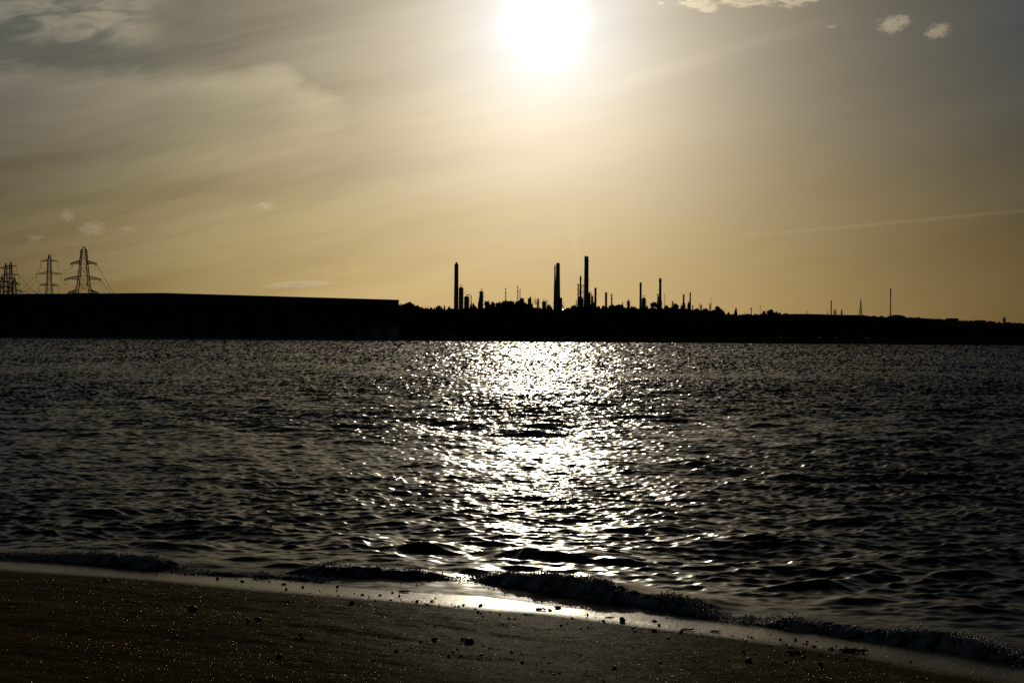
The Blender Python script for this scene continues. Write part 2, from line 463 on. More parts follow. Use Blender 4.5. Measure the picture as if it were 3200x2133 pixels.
Xn, Yn, sn_, en_ = X[near], Y[near], s_[near], e_[near]
ZR = np.zeros_like(Xn); PU = np.zeros_like(Xn); FO = np.zeros_like(Xn)
for k, (pts, H, wf, wb, fo) in enumerate(RIDGES):
    g = [ground(*p) for p in pts]
    ss = np.array([sea_e(p.x, p.y)[0] for p in g]); ee = np.array([sea_e(p.x, p.y)[1] for p in g])
    taper = ridge_taper(k, ss, sn_)
    uu = en_ - foot_of(k, sn_)
    zz = ridge_h(k, sn_, en_); pk = zz.copy()
    if fo > 0:
        fm = fo * taper * (smooth(uu, -0.03, 0.02) * (1 - smooth(uu, wf + .02, wf + .22)))
        zz = zz + fm * (0.012 * fbm(sn_ * 16, uu * 16, 3, 151 + k) + 0.006 * fbm(sn_ * 45, uu * 45, 2, 161 + k)) * smooth(uu, 0, .03)
        FO = np.maximum(FO, fm)
    ZR = np.maximum(ZR, zz)
    PU = np.maximum(PU, pk)
Z[near] = Z[near] * (1 - 0.55 * np.clip(PU / 0.06, 0, 1)) + ZR
foamy[near] = FO
# small ripples riding close to the shore
rip = (rows < 30)
Z[rip] += 0.0045 * fbm(s_[rip] * 5, e_[rip] * 9, 3, 181) * smooth(e_[rip], 0.25, 1.6)
# thin sheet running up the sand
Z -= 0.004 * (1 - smooth(e_, 0.0, 0.4))
ripple = 0.055 * (0.75 + 0.25 * smooth(e_, 0.2, 2.0)) + 0 * X
walpha = 0.042 + 0.022 * smooth(Rr, 25, 120) + 0.06 * smooth(Rr, 150, 900) + 0.13 * (1 - smooth(e_, 0.15, 0.8))
far_w = smooth(Rr, 14, 45)
GYV = GY * (1 - far_w) + np.abs(GY) * far_w
Vw = np.stack([X + DX, Y + DY, Z], -1).reshape(-1, 3)

mwater = bpy.data.materials.new('sea_water'); mwater.use_nodes = True
nt = mwater.node_tree; Nd.nt = nt; b = nt.nodes['Principled BSDF']
b.inputs['Base Color'].default_value = (.010, .012, .009, 1)
b.inputs['IOR'].default_value = 1.333; b.inputs['Specular IOR Level'].default_value = 0.095
rp, fm_ = attr('ripple'), attr('foam')
nt.links.new((attr('rough') + fm_ * 0.35).s, b.inputs['Roughness'])
tc = nt.nodes.new('ShaderNodeTexCoord')
def mapped(sx, sy):
    mp = nt.nodes.new('ShaderNodeMapping'); mp.inputs['Scale'].default_value = (sx, sy, 1.0)
    nt.links.new(tc.outputs['Object'], mp.inputs['Vector']); return Nd(mp.outputs[0])
na = noise(mapped(5.0, 12.0), 1, 4, 0.68, color=True)             # ripples
nf = noise(mapped(9.0, 14.0), 1, 4, 0.6); foamcov = sstep(nf + fm_ * 0.22, .60, .88) * nmin(fm_ * 1.5, 1) * 0.7
mxf = nt.nodes.new('ShaderNodeMix'); mxf.data_type = 'RGBA'
mxf.inputs[6].default_value = (.010, .012, .009, 1); mxf.inputs[7].default_value = (.60, .56, .48, 1)
nt.links.new(foamcov.s, mxf.inputs[0]); nt.links.new(mxf.outputs[2], b.inputs['Base Color'])
# slopes of the waves too small for the mesh; far off only their near sides can be seen over the crests
slope = nvec(attr('slope_x') * -1.0 + 0.5, 0.5 - attr('slope_y'), 0.5)
perturb(nt, [(slope, 1.0), (na, rp * 8.0)], b.inputs['Normal'])
water = np_mesh('water', Vw, grid_quads(nr, nc), mwater, True, {'ripple': ripple, 'foam': foamy, 'rough': np.sqrt(walpha), 'slope_x': GX, 'slope_y': GYV})
tag(water, 'choppy dark estuary water with a glittering path of sunlight', kind='structure')
# ------------------------------------------------------------------ far shore
def hor(px): return 1061.5 + (px - 1600) * 0.0071          # picture row of eye level
def zpx(px, py, Y): return CAM_H + (hor(px) - py) * Y / FPX # height that a pixel row stands for at depth Y
def xpx(px, Y): return (px - 1600) / FPX * Y
def pxw(w, Y): return w * Y / FPX

SKYLINE = [(-400, 952), (1200, 952), (1245, 950), (1285, 952), (1312, 959), (1360, 962), (1400, 963), (1500, 959), (1540, 953), (1565, 953), (1590, 946), (1612, 949), (1635, 945), (1650, 956),
           (1700, 961), (1760, 966), (1800, 958), (1850, 956), (1875, 962), (1900, 957), (1930, 954), (1975, 959), (2000, 961), (2060, 959), (2100, 959),
           (2160, 964), (2200, 968), (2240, 972), (2270, 979), (2320, 981), (2380, 979), (2440, 980), (2480, 985), (2560, 989), (2690, 992), (2712, 1004), (2735, 1006), (2760, 1003),
           (2800, 1001), (2880, 1002), (2935, 1006), (2965, 1018), (3200, 1021), (3700, 1024)]
_kx = np.array([p[0] for p in SKYLINE]); _ky = np.array([p[1] for p in SKYLINE])
def sky_h(px): return CAM_H + (hor(px) - np.interp(px, _kx, _ky)) * 2050.0 / FPX
FAR = [(2300, 992), (2480, 986), (2574, 986), (2690, 989), (2760, 994), (2850, 996), (2960, 1001), (3040, 1006), (3120, 1011), (3200, 1012), (3400, 1014), (3700, 1018)]
_fx = np.array([p[0] for p in FAR]); _fy = np.array([p[1] for p in FAR])
def far_h(px): return CAM_H + (hor(px) - np.interp(px, _fx, _fy)) * 2800.0 / FPX
def shore_y(px): return np.interp(px, [-500, 0, 700, 1245, 1360, 1500, 1880, 2360, 3200, 3700], [1392, 1396, 1398, 1402, 1440, 1410, 1395, 1392, 1396, 1400])
def terrain(x, y):
    px = 1600 + x / np.maximum(y, 1.0) * FPX
    ys = shore_y(px)
    d = y - ys
    ridge = np.maximum(sky_h(px) - 13.0, 4.0)
    z = -1.2 + 1.9 * smooth(d, -14, 6) + 3.6 * smooth(d, 18, 70)
    z = z + (ridge - 4.3) * smooth(y, 1620, 2040)
    far = np.where(px > 2400, far_h(px) - 2.5, np.maximum(ridge * 0.8, 10))
    z = z * (1 - smooth(y, 2120, 2500)) + far * smooth(y, 2120, 2500)
    z = z + smooth(d, 0, 60) * 0.5 * fbm(x / 40, y / 40, 3, 201)
    return z
def terr(x, y): return float(terrain(np.array([float(x)]), np.array([float(y)]))[0])

lx = np.concatenate([-np.geomspace(4500, 900, 14), np.linspace(-860, 860, 420), np.geomspace(900, 4500, 14)])
ly = np.concatenate([np.linspace(1370, 1480, 56), np.linspace(1490, 2150, 80), np.linspace(2170, 3000, 40), np.geomspace(3100, 4200, 8)])
LX, LY = np.meshgrid(lx, ly)
LZ = terrain(LX, LY)
far_shore = np_mesh('far_shore', np.stack([LX, LY, LZ], -1).reshape(-1, 3), grid_quads(len(ly), len(lx)), M_LAND)
tag(far_shore, 'low far shore with a grassy bank rising behind the water', kind='structure')
# water beyond the fine sheet's sides and a sea bed well below it
mb = MB()
for x0, x1 in ((-4500, -1395), (1395, 4500)):
    mb.add([(x0, 300, -.05), (x1, 300, -.05), (x1, 1500, -.05), (x0, 1500, -.05)], [(0, 1, 2, 3)])
tag(mb.build('outer_water', mwater), 'open water reaching past both sides', kind='structure')
# thin sand spits just off the shore
for px0, px1, Y0, h in ((1506, 1532, 1370, .32), (1540, 1660, 1362, .30), (1930, 2040, 1376, .35), (2180, 2330, 1372, .35)):
    mb = MB(); n = 24
    vs = []
    for i in range(n + 1):
        t = i / n; x = xpx(px0 + (px1 - px0) * t, Y0); w = 5 * math.sin(math.pi * t) ** .5 + .2
        hz_ = h * math.sin(math.pi * t) ** .5 * (0.8 + .3 * math.sin(i * 1.7))
        vs += [(x, Y0 - w, -.3), (x, Y0, hz_), (x, Y0 + w, -.3)]
    fs = [(i * 3 + k, i * 3 + 3 + k, i * 3 + 4 + k, i * 3 + 1 + k) for i in range(n) for k in (0, 1)]
    mb.add(vs, fs); tag(mb.build('sand_spit', M_MUD, smooth=True), 'thin dark sand spit lying just off the far shore', kind='structure')

# ------------------------------------------------------------------ quay and long shed on the left
QY = 1400.0
mb = MB(); mb.box(xpx(-420, QY), xpx(1350, QY), QY - 6, QY + 12, -2.0, 1.5)
quay = mb.build('quay', M_CONC); tag(quay, 'low dark quay edge in front of the long shed', kind='structure')
SY_ = 1424.0
def prof(px): return np.interp(px, [-420, 510, 1245], [921.5, 915, 936.3])
shed = empty('waterside_shed', (xpx(500, SY_), SY_, 1.6), 'huge long black shed with a shallow kinked roofline filling the left shore', 'building')
def S_(px, py): return xpx(px, SY_) - shed.location.x, zpx(px, py, SY_) - 1.6
DEPTH = 70.0
xs = [-420, 510, 1245]
tops = [S_(px, prof(px) + 3.2) for px in xs]
mb = MB()
vs = []
def skew(x_, yy): return (shed.location.x + x_) * (SY_ + max(yy, 0) * 1.06) / SY_ - shed.location.x     # the end wall runs back at an angle
for yy in (0.35, DEPTH):
    xe = skew(tops[2][0], yy)
    vs += [(tops[0][0], yy, -2.2), (tops[0][0], yy, tops[0][1]), (tops[1][0], yy, tops[1][1]), (xe, yy, tops[2][1]), (xe, yy, -2.2)]
mb.add(vs, [(0, 4, 3, 2, 1), (5, 6, 7, 8, 9), (3, 4, 9, 8), (0, 1, 6, 5)])
mb.build('wall', M_CLAD, shed)
def slab(name, off0, off1, y0, y1, m):
    mb = MB(); vs = []
    for yy in (y0, y1):
        for px in (xs[0] - 2, xs[1], xs[2] + 1):
            x_, z_ = S_(px, prof(px)); x_ = skew(x_, yy) if px > 1240 else x_; vs += [(x_, yy, z_ - off1), (x_, yy, z_ - off0)]
    mb.add(vs, [(0, 2, 3, 1), (2, 4, 5, 3), (6, 7, 9, 8), (8, 9, 11, 10), (1, 3, 9, 7), (3, 5, 11, 9), (0, 6, 8, 2), (2, 8, 10, 4), (4, 10, 11, 5), (0, 1, 7, 6)])
    return mb.build(name, m, shed)
slab('roof', 0.0, 0.8, -0.9, DEPTH + 1, M_ROOF)
slab('fascia', 0.82, 2.4, -0.6, 0.30, M_CLAD2)
# cladding bays, one panel each
pxs = list(np.arange(-412, 1096, 26.0))
for p in pxs:
    a = S_(p + .6, 960)[0]; b_ = S_(p + 25.2, 960)[0]
    zt = min(S_(p, prof(p))[1], S_(p + 26, prof(p + 26))[1]) - 2.6
    MB().box(a, b_, 0.0, 0.34, -1.0, zt).build('cladding_panel', M_CLAD, shed)
for p0, p1 in ((1111, 1146), (1147, 1181), (1182, 1214), (1215, 1244.6)):
    a = S_(p0, 960)[0]; b_ = S_(p1, 960)[0]
    zt = S_(p1, prof(p1))[1] - 2.7; zm = S_(p1, 968)[1]; zb = S_(p1, 1016)[1]
    MB().box(a, b_, -0.05, 0.33, zm + .12, zt).build('cladding_panel', M_CLAD2 if p0 != 1215 else M_CLAD, shed)
    MB().box(a, b_, -0.05, 0.33, zb, zm).build('cladding_panel', M_CLAD2, shed)
for p0, p1, p2 in ((1128, 1160, 1019), (1190, 1216, 1014)):
    d = MB().box(S_(p0, 1040)[0], S_(p1, 1040)[0], 0.02, 0.30, -0.6, S_(p0, p2)[1] - .8).build('loading_door', M_ROOF, shed)
    for k in range(4):
        z0 = (S_(p0, p2)[1] - .8) * (k + .5) / 4.2
        MB().box(S_(p0, 1040)[0] + .3, S_(p1, 1040)[0] - .3, -0.06, 0.018, z0, z0 + .25).build('door_rib', M_STEEL, d)
for p0, p1 in ((1111, 1127), (1161, 1189), (1217, 1244.6)):
    MB().box(S_(p0, 1040)[0], S_(p1, 1040)[0], -0.03, 0.31, -1.0, S_(p0, 1018)[1] - 1.2).build('plinth', M_CONC, shed)
AY = 1409.0
annex = empty('quayside_annex', (xpx(400, AY), AY, 1.5), 'lower black flat-roofed annex standing in front of the long shed', 'building')
ax0, ax1 = xpx(-420, AY) - annex.location.x, xpx(1108, AY) - annex.location.x
az_ = zpx(600, 967, AY) - 1.5
MB().box(ax0, ax1, 0, 12.5, -1.5, az_ - .8).build('wall', M_CLAD, annex)
MB().box(ax0 - .3, ax1 + .3, -.4, 12.9, az_ - .78, az_).build('roof', M_ROOF, annex)
for k in range(14):
    x0 = ax0 + 14 + k * 27.0
    d = MB().box(x0, x0 + 9, -.15, -.02, -.2, 7.5).build('roller_door', M_ROOF, annex)
    MB().box(x0 - .5, x0 + 9.5, -.25, -.02, 7.52, 8.1).build('lintel', M_CLAD2, d)

# mooring posts standing in the water before the shed
def post(px, bot, w, hgt, lab, plat=False):
    Y = CAM_H * FPX / (bot - hor(px))
    r = empty('mooring_post', (xpx(px, Y), Y, -1.5), lab, 'mooring post')
    rad = pxw(w, Y) / 2
    MB().lathe([(rad, 0), (rad, hgt + 1.0), (rad * .95, hgt + 1.3)], 10).build('pile', M_WOOD, r)
    MB().lathe([(rad * 1.35, hgt + 1.3), (rad * 1.35, hgt + 1.55), (rad * .4, hgt + 1.9)], 10).build('cap', M_STEEL, r)
    if plat:
        MB().box(-rad * 2.2, rad * 2.2, -rad * 2, rad * 2, hgt * .55 + 1.3, hgt * .55 + 1.7).build('collar', M_STEEL, r)
post(230, 1060.5, 3.2, 2.2, 'thin black mooring post, leftmost in the water below the shed')
post(371, 1061.3, 4.0, 1.8, 'short stubby mooring post between the leftmost thin one and the square one')
post(487, 1064.5, 8.0, 2.4, 'thick square-looking mooring post with a collar before the shed', True)
post(695.5, 1072.5, 2.6, 3.6, 'left pile of the close pair that stands nearest in the water')
post(701.5, 1072.5, 4.2, 3.8, 'right and thicker pile of the close pair nearest in the water', True)

# ------------------------------------------------------------------ pylons and power lines
def lattice(mb, hw0, hw1, z0, z1, n, rad, faces=4, horiz=True):
    """X bracing of a square tapered shaft, half widths hw0 -> hw1"""
    cs = [(-1, -1), (1, -1), (1, 1), (-1, 1)]
    for i in range(n):
        a = i / n; b_ = (i + 1) / n
        ha = hw0 + (hw1 - hw0) * a; hb = hw0 + (hw1 - hw0) * b_
        za = z0 + (z1 - z0) * a; zb = z0 + (z1 - z0) * b_
        for k in range(faces):
            p, q = cs[k], cs[(k + 1) % 4]
            A_ = (p[0] * ha, p[1] * ha, za); B_ = (q[0] * hb, q[1] * hb, zb)
            C_ = (q[0] * ha, q[1] * ha, za); D_ = (p[0] * hb, p[1] * hb, zb)
            mb.tube([A_, B_], rad, 4, False); mb.tube([C_, D_], rad, 4, False)
            if horiz: mb.tube([D_, B_], rad, 4, False)
    return mb
ARM_ENDS = {}
def pylon(key, px, Y, body, arms, label, tension=False, scale=1.0, group='electricity pylons behind the shed', rads=None):
    """body: [(row, width px)] top to bottom; arms: [(row of lower chord, left px, right px, row where the top chord meets the body, insulator px)]"""
    bot = zpx(px, body[-1][0], Y)
    zg = min(terr(xpx(px, Y), Y), bot - 1) - 0.5
    r = empty('electricity_pylon', (xpx(px, Y), Y, zg), label, 'pylon', group)
    def Zl(row): return zpx(px, row, Y) - zg
    pr = [(Zl(a), pxw(w, Y) / 2) for a, w in body]                    # top to bottom
    slope = (pr[-1][1] - pr[-2][1]) / (pr[-2][0] - pr[-1][0])
    pr.append((0.0, pr[-1][1] + slope * pr[-1][0]))
    leg, br = (rads or (0.30, 0.13))
    for sx, sy in ((-1, -1), (1, -1), (1, 1), (-1, 1)):
        MB().tube([(sx * h, sy * h, z) for z, h in pr], leg * scale, 5).build('leg', M_GALV, r)
    mb = MB()
    for (z1, h1), (z0, h0) in zip(pr[:-1], pr[1:]):
        n = max(1, int(round((z1 - z0) / (h0 + h1) / 0.95)))
        lattice(mb, h0, h1, z0, z1, min(n, 8), br * scale)
    tag(mb.build('bracing', M_GALV, r), kind='stuff')
    zt, ht = pr[0]
    mb = MB()
    for sx, sy in ((-1, -1), (1, -1), (1, 1), (-1, 1)):
        mb.tube([(sx * ht, sy * ht, zt), (0, 0, zt + (3.2 if tension else 1.6) * scale)], leg * scale * .7, 4, False)
    mb.build('peak', M_GALV, r)
    hs = sorted([(z, h) for z, h in pr])
    def hw(z): return float(np.interp(z, [a for a, _ in hs], [b for _, b in hs]))
    ends = {}
    for lev, (row, lp, rp_, toprow, ins) in enumerate(arms):
        z0 = Zl(row); z1 = Zl(toprow)
        for side, p in ((-1, lp), (1, rp_)):
            L = pxw(abs(p - px), Y) * side
            hb, htop = hw(z0), hw(z1)
            mb = MB(); tip = (L, 0, z0 + 0.05)
            for sy in (-1, 1):
                mb.tube([(side * hb, sy * hb, z0), tip], leg * scale * .8, 4, False)
                mb.tube([(side * htop, sy * htop, z1), (L, 0, z0 + .5 * scale)], leg * scale * .62, 4, False)
                n = 5
                for k in range(1, n):
                    t = k / n; t2 = (k - 1) / n
                    lo = Vector((side * hb, sy * hb, z0)).lerp(Vector(tip), t)
                    hi = Vector((side * htop, sy * htop, z1)).lerp(Vector((L, 0, z0 + .5 * scale)), t2)
                    hi2 = Vector((side * htop, sy * htop, z1)).lerp(Vector((L, 0, z0 + .5 * scale)), t)
                    mb.tube([lo, hi], br * scale * .9, 4, False); mb.tube([lo, hi2], br * scale * .9, 4, False)
            arm = mb.build('crossarm', M_GALV, r)
            li = pxw(ins, Y)
            if tension:
                # strained insulators lean away to both sides of the arm end, with a slack jumper loop between
                t0 = Vector((L * .93, 0, z0 - .3))
                for dyy, dxx in ((-1, -.5), (1, .75)):
                    e = t0 + Vector((dxx * li * .55, dyy * li, -li * .45))
                    ib = MB(); nn = 9
                    for k in range(nn):
                        c = t0.lerp(e, (k + .5) / nn)
                        ib.tube([c - (e - t0).normalized() * .13 * scale, c + (e - t0).normalized() * .13 * scale], .33 * scale, 6)
                    ib.tube([t0, e], .09 * scale, 4); ib.build('insulator', M_INS, arm)
                    ends[(lev, side, dyy)] = r.location + e
                a_ = ends[(lev, side, -1)] - r.location; b_ = ends[(lev, side, 1)] - r.location
                mid = [a_.lerp(b_, k / 8) + Vector((0, 0, -li * 1.5 * math.sin(math.pi * k / 8))) for k in range(9)]
                MB().tube(mid, .07 * scale, 4).build('jumper_cable', M_CABLE, arm)
            else:
                t0 = Vector((L, 0, z0)); e = Vector((L - side * li * .03, 0, z0 - li))
                ib = MB(); ib.tube([t0, e], .12 * scale, 4)
                nn = 12
                for k in range(nn):
                    zc = z0 - li * (.12 + .82 * k / nn)
                    ib.tube([(L, 0, zc), (L, 0, zc - .16 * scale)], (.22 + .16 * (k / nn)) * scale, 6)
                ib.build('insulator', M_INS, arm)
                ends[(lev, side, 0)] = r.location + e
    ARM_ENDS[key] = ends
    return r
pylon('big', 260, 1600, [(781, 14.6), (811, 20), (861, 28), (888, 33), (916, 44)],
      [(824, 218.5, 301, 813, 9), (873, 199.5, 315.5, 861, 9), (916, 209, 308, 904, 9)],
      'tallest and darkest pylon with tapering pointed arms above the shed roof', True, 1.0, rads=(.42, .19))
pylon('second', 152.6, 1750, [(799, 5), (811, 9), (857, 11.8), (880, 13), (916, 19.5)],
      [(816.5, 125, 180, 810.5, 21), (857, 112.5, 191.5, 849, 21), (891.8, 120, 183.5, 885, 21)],
      'slim pylon with long hanging insulators between the tallest pylon and the bush', False, 1.0)
pylon('third', 31.8, 2300, [(822, 3.5), (831, 6), (862, 8), (916, 11)],
      [(832, 13, 50.5, 828, 16), (859, 6, 58, 853.5, 16), (882, 10, 53, 877, 16)],
      'faint far pylon with hanging insulators, taller of the overlapping left cluster', False, 1.2)
pylon('fourth', 16.4, 2250, [(826, 3.5), (838, 6.5), (872, 9), (918, 13)],
      [(839, -6, 39, 834, 16), (870.5, -12, 46, 865, 16), (900, -8, 41, 894, 16)],
      'faint far pylon just left of the taller one in the overlapping cluster', False, 1.2)
pylon('fifth', 5.2, 2150, [(866, 4), (878, 6.5), (898, 9), (918, 12)],
      [(881, -13, 23, 876, 5), (897, -18, 32, 891, 5), (912, -14, 26, 907, 5)],
      'short pylon with pointed arms at the left end of the overlapping cluster', True, 1.15)
pylon('sixth', 44, 2150, [(870, 4), (880, 6.5), (898, 8.5), (918, 11)],
      [(888, 29, 60, 882, 5), (910, 23, 68, 903, 5)],
      'short pylon with pointed arms at the right end of the overlapping cluster', True, 1.15)
def far_pylon():
    pylon('distant', 3138, 3400, [(992, 2), (999, 3), (1009, 5)], [(995.5, 3133.5, 3142.5, 994, 1.2), (999.5, 3131.5, 3144.5, 998, 1.2), (1003.5, 3133, 3143, 1002, 1.2)],
          'tiny lone pylon on the low ridge at the right edge', False, 1.5, 'lone pylon on the right ridge', rads=(.42, .2))
far_pylon()
def wire(a, b, sag, lab, rad=0.12):
    pts = [a.lerp(b, k / 20) + Vector((0, 0, -sag * 4 * (k / 20) * (1 - k / 20))) for k in range(21)]
    o = Vector(a)
    tag(MB().tube([p - o for p in pts], rad, 4).build('power_line', M_CABLE, loc=o), lab, 'cable', 'power lines slung between the pylons')
E = ARM_ENDS
LV = ('top', 'middle', 'lowest')
down = at(362, 921, 1850)
for lev in (0, 1, 2):
    tgt = Vector((down.x + (lev - 1) * .5, 1850, down.z - 3 * lev))
    if lev < 2: wire(E['big'][(lev, 1, 1)], tgt, 1.5, f'cable dropping steeply right from the {LV[lev]} arm of the tallest pylon', .19)
    wire(E['second'][(lev, 1, 0)], E['big'][(lev, -1, 1)], 3.5, f'cable from the slim pylon to the {LV[lev]} left arm of the tallest pylon')
    wire(E['second'][(lev, -1, 0)], E['big'][(lev, 1, -1)] + Vector((0, 2, 0)), 6.0, f'cable passing behind the slim pylon to the {LV[lev]} right arm of the tallest pylon')
    wire(E['second'][(lev, -1, 0)], at(45 + 6 * lev, 915, 2150), 4.0, f'cable sloping down left from the {LV[lev]} left insulator of the slim pylon', .16)
    wire(E['third'][(lev, 1, 0)], at(130 + 8 * lev, 925, 1900), 3.0, f'faint cable sloping down right from the {LV[lev]} arm of the far tall pylon', .15)
# ------------------------------------------------------------------ refinery on the skyline
RY = 2700.0
CUR = {}
def base_at(px, Y):
    x = xpx(px, Y); return Vector((x, Y, terr(x, Y) - 0.3))
def ladder(mb, x, y, z0, z1):
    for sx in (-.35, .35): mb.tube([(x + sx, y, z0), (x + sx, y, z1)], .09, 4)
    z = z0
    while z < z1:
        mb.tube([(x - .35, y, z), (x + .35, y, z)], .06, 4, False); z += 2.4
    return mb
def ring(r0, r1, z, h=.35, n=14):
    return MB().lathe([(r0, z), (r1, z), (r1, z + h), (r0, z + h)], n)
def handrail(r, z, n=8):
    mb = MB()
    for k in range(n):
        w = 2 * math.pi * k / n
        mb.tube([(r * math.cos(w), r * math.sin(w), z), (r * math.cos(w), r * math.sin(w), z + 1.3)], .09, 4, False)
    pts = [(r * math.cos(2 * math.pi * k / 16), r * math.sin(2 * math.pi * k / 16), z + 1.3) for k in range(17)]
    return mb.tube(pts, .09, 4, False)
def stack(px, top, wt, wb, label, Y=RY, cap='plain', bands=2, mat_=None, group='tall chimneys of the refinery', wide_from=None):
    b0 = base_at(px, Y); H = zpx(px, top, Y) - b0.z
    r = empty('chimney', b0, label, 'chimney', group)
    rt, rb = pxw(wt, Y) * .56, pxw(wb, Y) * .57
    rb2 = rb + (rb - rt) * .25
    m = mat_ or M_CONC
    if cap == 'nozzle': hc = H - pxw(8, Y)
    elif cap == 'bevel': hc = H - pxw(4, Y)
    else: hc = H - 1.6
    if wide_from: zs = wide_from - 0; pr = [(rb2, 0), (rb, zs), (rt, zs + 1.5), (rt, hc)]
    else: pr = [(rb2, 0), (rt, hc)]
    MB().lathe(pr, 20).build('shaft', m, r, True)
    if cap == 'nozzle': MB().lathe([(rt, hc), (rt * .98, hc + pxw(1, Y)), (rt * .55, hc + pxw(3, Y)), (rt * .55, H)], 16).build('nozzle', M_STEEL, r)
    elif cap == 'bevel': MB().lathe([(rt, hc), (rt * .8, H), (rt * .7, H)], 18).build('rim', m, r)
    elif cap == 'round': MB().lathe([(rt, hc), (rt * .85, H - .8), (rt * .5, H)], 14).build('rim', m, r)
    elif cap == 'finial':
        MB().lathe([(rt * 1.04, hc), (rt * 1.04, H), (rt * .8, H)], 20).build('rim', m, r)
        MB().lathe([(rt * .22, H), (rt * .22, H + pxw(2.8, Y)), (rt * .1, H + pxw(3.3, Y))], 8, -rt * .35).build('vent_pipe', M_STEEL, r)
    else: MB().lathe([(rt * 1.06, hc), (rt * 1.06, H), (rt * .75, H)], 18).build('rim', m, r)
    for k in range(bands):
        z = H * (.93 - .27 * k); rr = float(np.interp(z, [0, hc], [rb2, rt]))
        p = ring(rr * .9, rr + .8, z).build('platform', M_STEEL, r)
        handrail(rr + .75, z + .35).build('handrail', M_STEEL, p)
    rr = rb2 + .15
    mb = MB()
    zz = [0, hc * .5, hc]
    for sx in (-.3, .3): mb.tube([(sx, -float(np.interp(z, [0, hc], [rb2, rt])) - .35, z) for z in zz], .1, 4)
    z = 3.0
    while z < hc:
        yy = -float(np.interp(z, [0, hc], [rb2, rt])) - .35
        mb.tube([(-.3, yy, z), (.3, yy, z)], .06, 4, False); z += 3.0
    mb.build('ladder', M_STEEL, r)
    return r
def column(px, top, w, label, Y=RY, plats=5, pipe=0, crown=True, head=1.0, group='process columns of the refinery', plat_w=1.0):
    b0 = base_at(px, Y); H = zpx(px, top, Y) - b0.z
    r = empty('process_column', b0, label, 'process column', group)
    rad = pxw(w, Y) * .57
    hb = H - (rad * 1.1 if crown else rad * .4)
    hh = hb * .985
    if head > 1.01: pr = [(rad, 0), (rad, hb * .72), (rad * head, hb * .80), (rad * head, hh), (rad * head * .6, hb)]
    else: pr = [(rad * 1.05, 0), (rad, 2), (rad, hh - rad * .5), (rad * .85, hh - rad * .1), (rad * .45, hb)]
    MB().lathe(pr, 16).build('vessel', M_STEEL, r, True)
    for k in range(plats):
        z = hb * (.97 - .115 * k)
        if z < 10: break
        rr = rad * (head if z > hb * .78 else 1)
        g0 = ring(rr * .95, rr + 1.15 * plat_w, z - rad * .35, .3).build('platform', M_STEEL, r)
        handrail(rr + 1.1 * plat_w, z - rad * .35 + .3).build('handrail', M_STEEL, g0)
    ladder(MB(), rad + .9, 0, 2, hb * .92).build('ladder', M_STEEL, r)
    if crown:
        for k in range(4):
            w_ = k * 1.7 + px
            x0, y0 = rad * .55 * math.cos(w_), rad * .55 * math.sin(w_)
            hgt = rad * (.75 + .5 * ((k * 37 + int(px)) % 5) / 4)
            MB().tube([(x0, y0, hb - .8), (x0, y0, hb + hgt), (x0 * 1.5, y0 * 1.5, hb + hgt + .6)], .26, 5).build('relief_pipe', M_STEEL, r)
    if pipe:
        q = rad + 1.5 * rad * .55
        MB().tube([(0, 0, hb - .3), (0, 0, hb + rad * .45), (pipe * q * .5, 0, hb + rad * .62), (pipe * q, 0, hb + rad * .3), (pipe * q, 0, 3)], max(.45, rad * .18), 8).build('overhead_pipe', M_STEEL, r)
    return r
def pole(px, top, w, label, Y=RY, name='pole', cat='pole', bits=2):
    b0 = base_at(px, Y); H = zpx(px, top, Y) - b0.z
    r = empty(name, b0, label, cat)
    rad = max(pxw(w, Y) / 2, .3)
    MB().lathe([(rad * 1.25, 0), (rad, H * .3), (rad * .9, H - .6), (rad * .5, H)], 10).build('shaft', M_STEEL, r)
    for k in range(bits):
        MB().lathe([(rad, H * (.97 - .06 * k) - .5), (rad * 1.7, H * (.97 - .06 * k) - .2), (rad * 1.7, H * (.97 - .06 * k) + .5), (rad, H * (.97 - .06 * k) + .7)], 10).build('collar', M_STEEL, r)
    return r
def mast(px, top, wb, label, Y=RY, headbits=True):
    b0 = base_at(px, Y); H = zpx(px, top, Y) - b0.z
    r = empty('lattice_mast', b0, label, 'mast', 'lattice masts beside the refinery')
    hw0 = pxw(wb, Y) / 2 * 1.5; hw1 = .5
    for sx, sy in ((-1, -1), (1, -1), (1, 1), (-1, 1)):
        MB().tube([(sx * hw0, sy * hw0, 0), (sx * hw1, sy * hw1, H * .86)], .30, 5).build('leg', M_GALV, r)
    mb = MB(); lattice(mb, hw0, hw1, 0, H * .86, 11, .14); tag(mb.build('bracing', M_GALV, r), kind='stuff')
    MB().tube([(0, 0, H * .84), (0, 0, H)], [.45, .25], 6).build('aerial', M_GALV, r)
    if headbits:
        MB().box(-1.5, 1.5, -1.5, 1.5, H * .86, H * .86 + .5).build('platform', M_GALV, r)
        MB().box(-1.1, 1.1, -.6, .6, H * .93, H * .93 + 1.6).build('antenna', M_GALV, r)
    return r
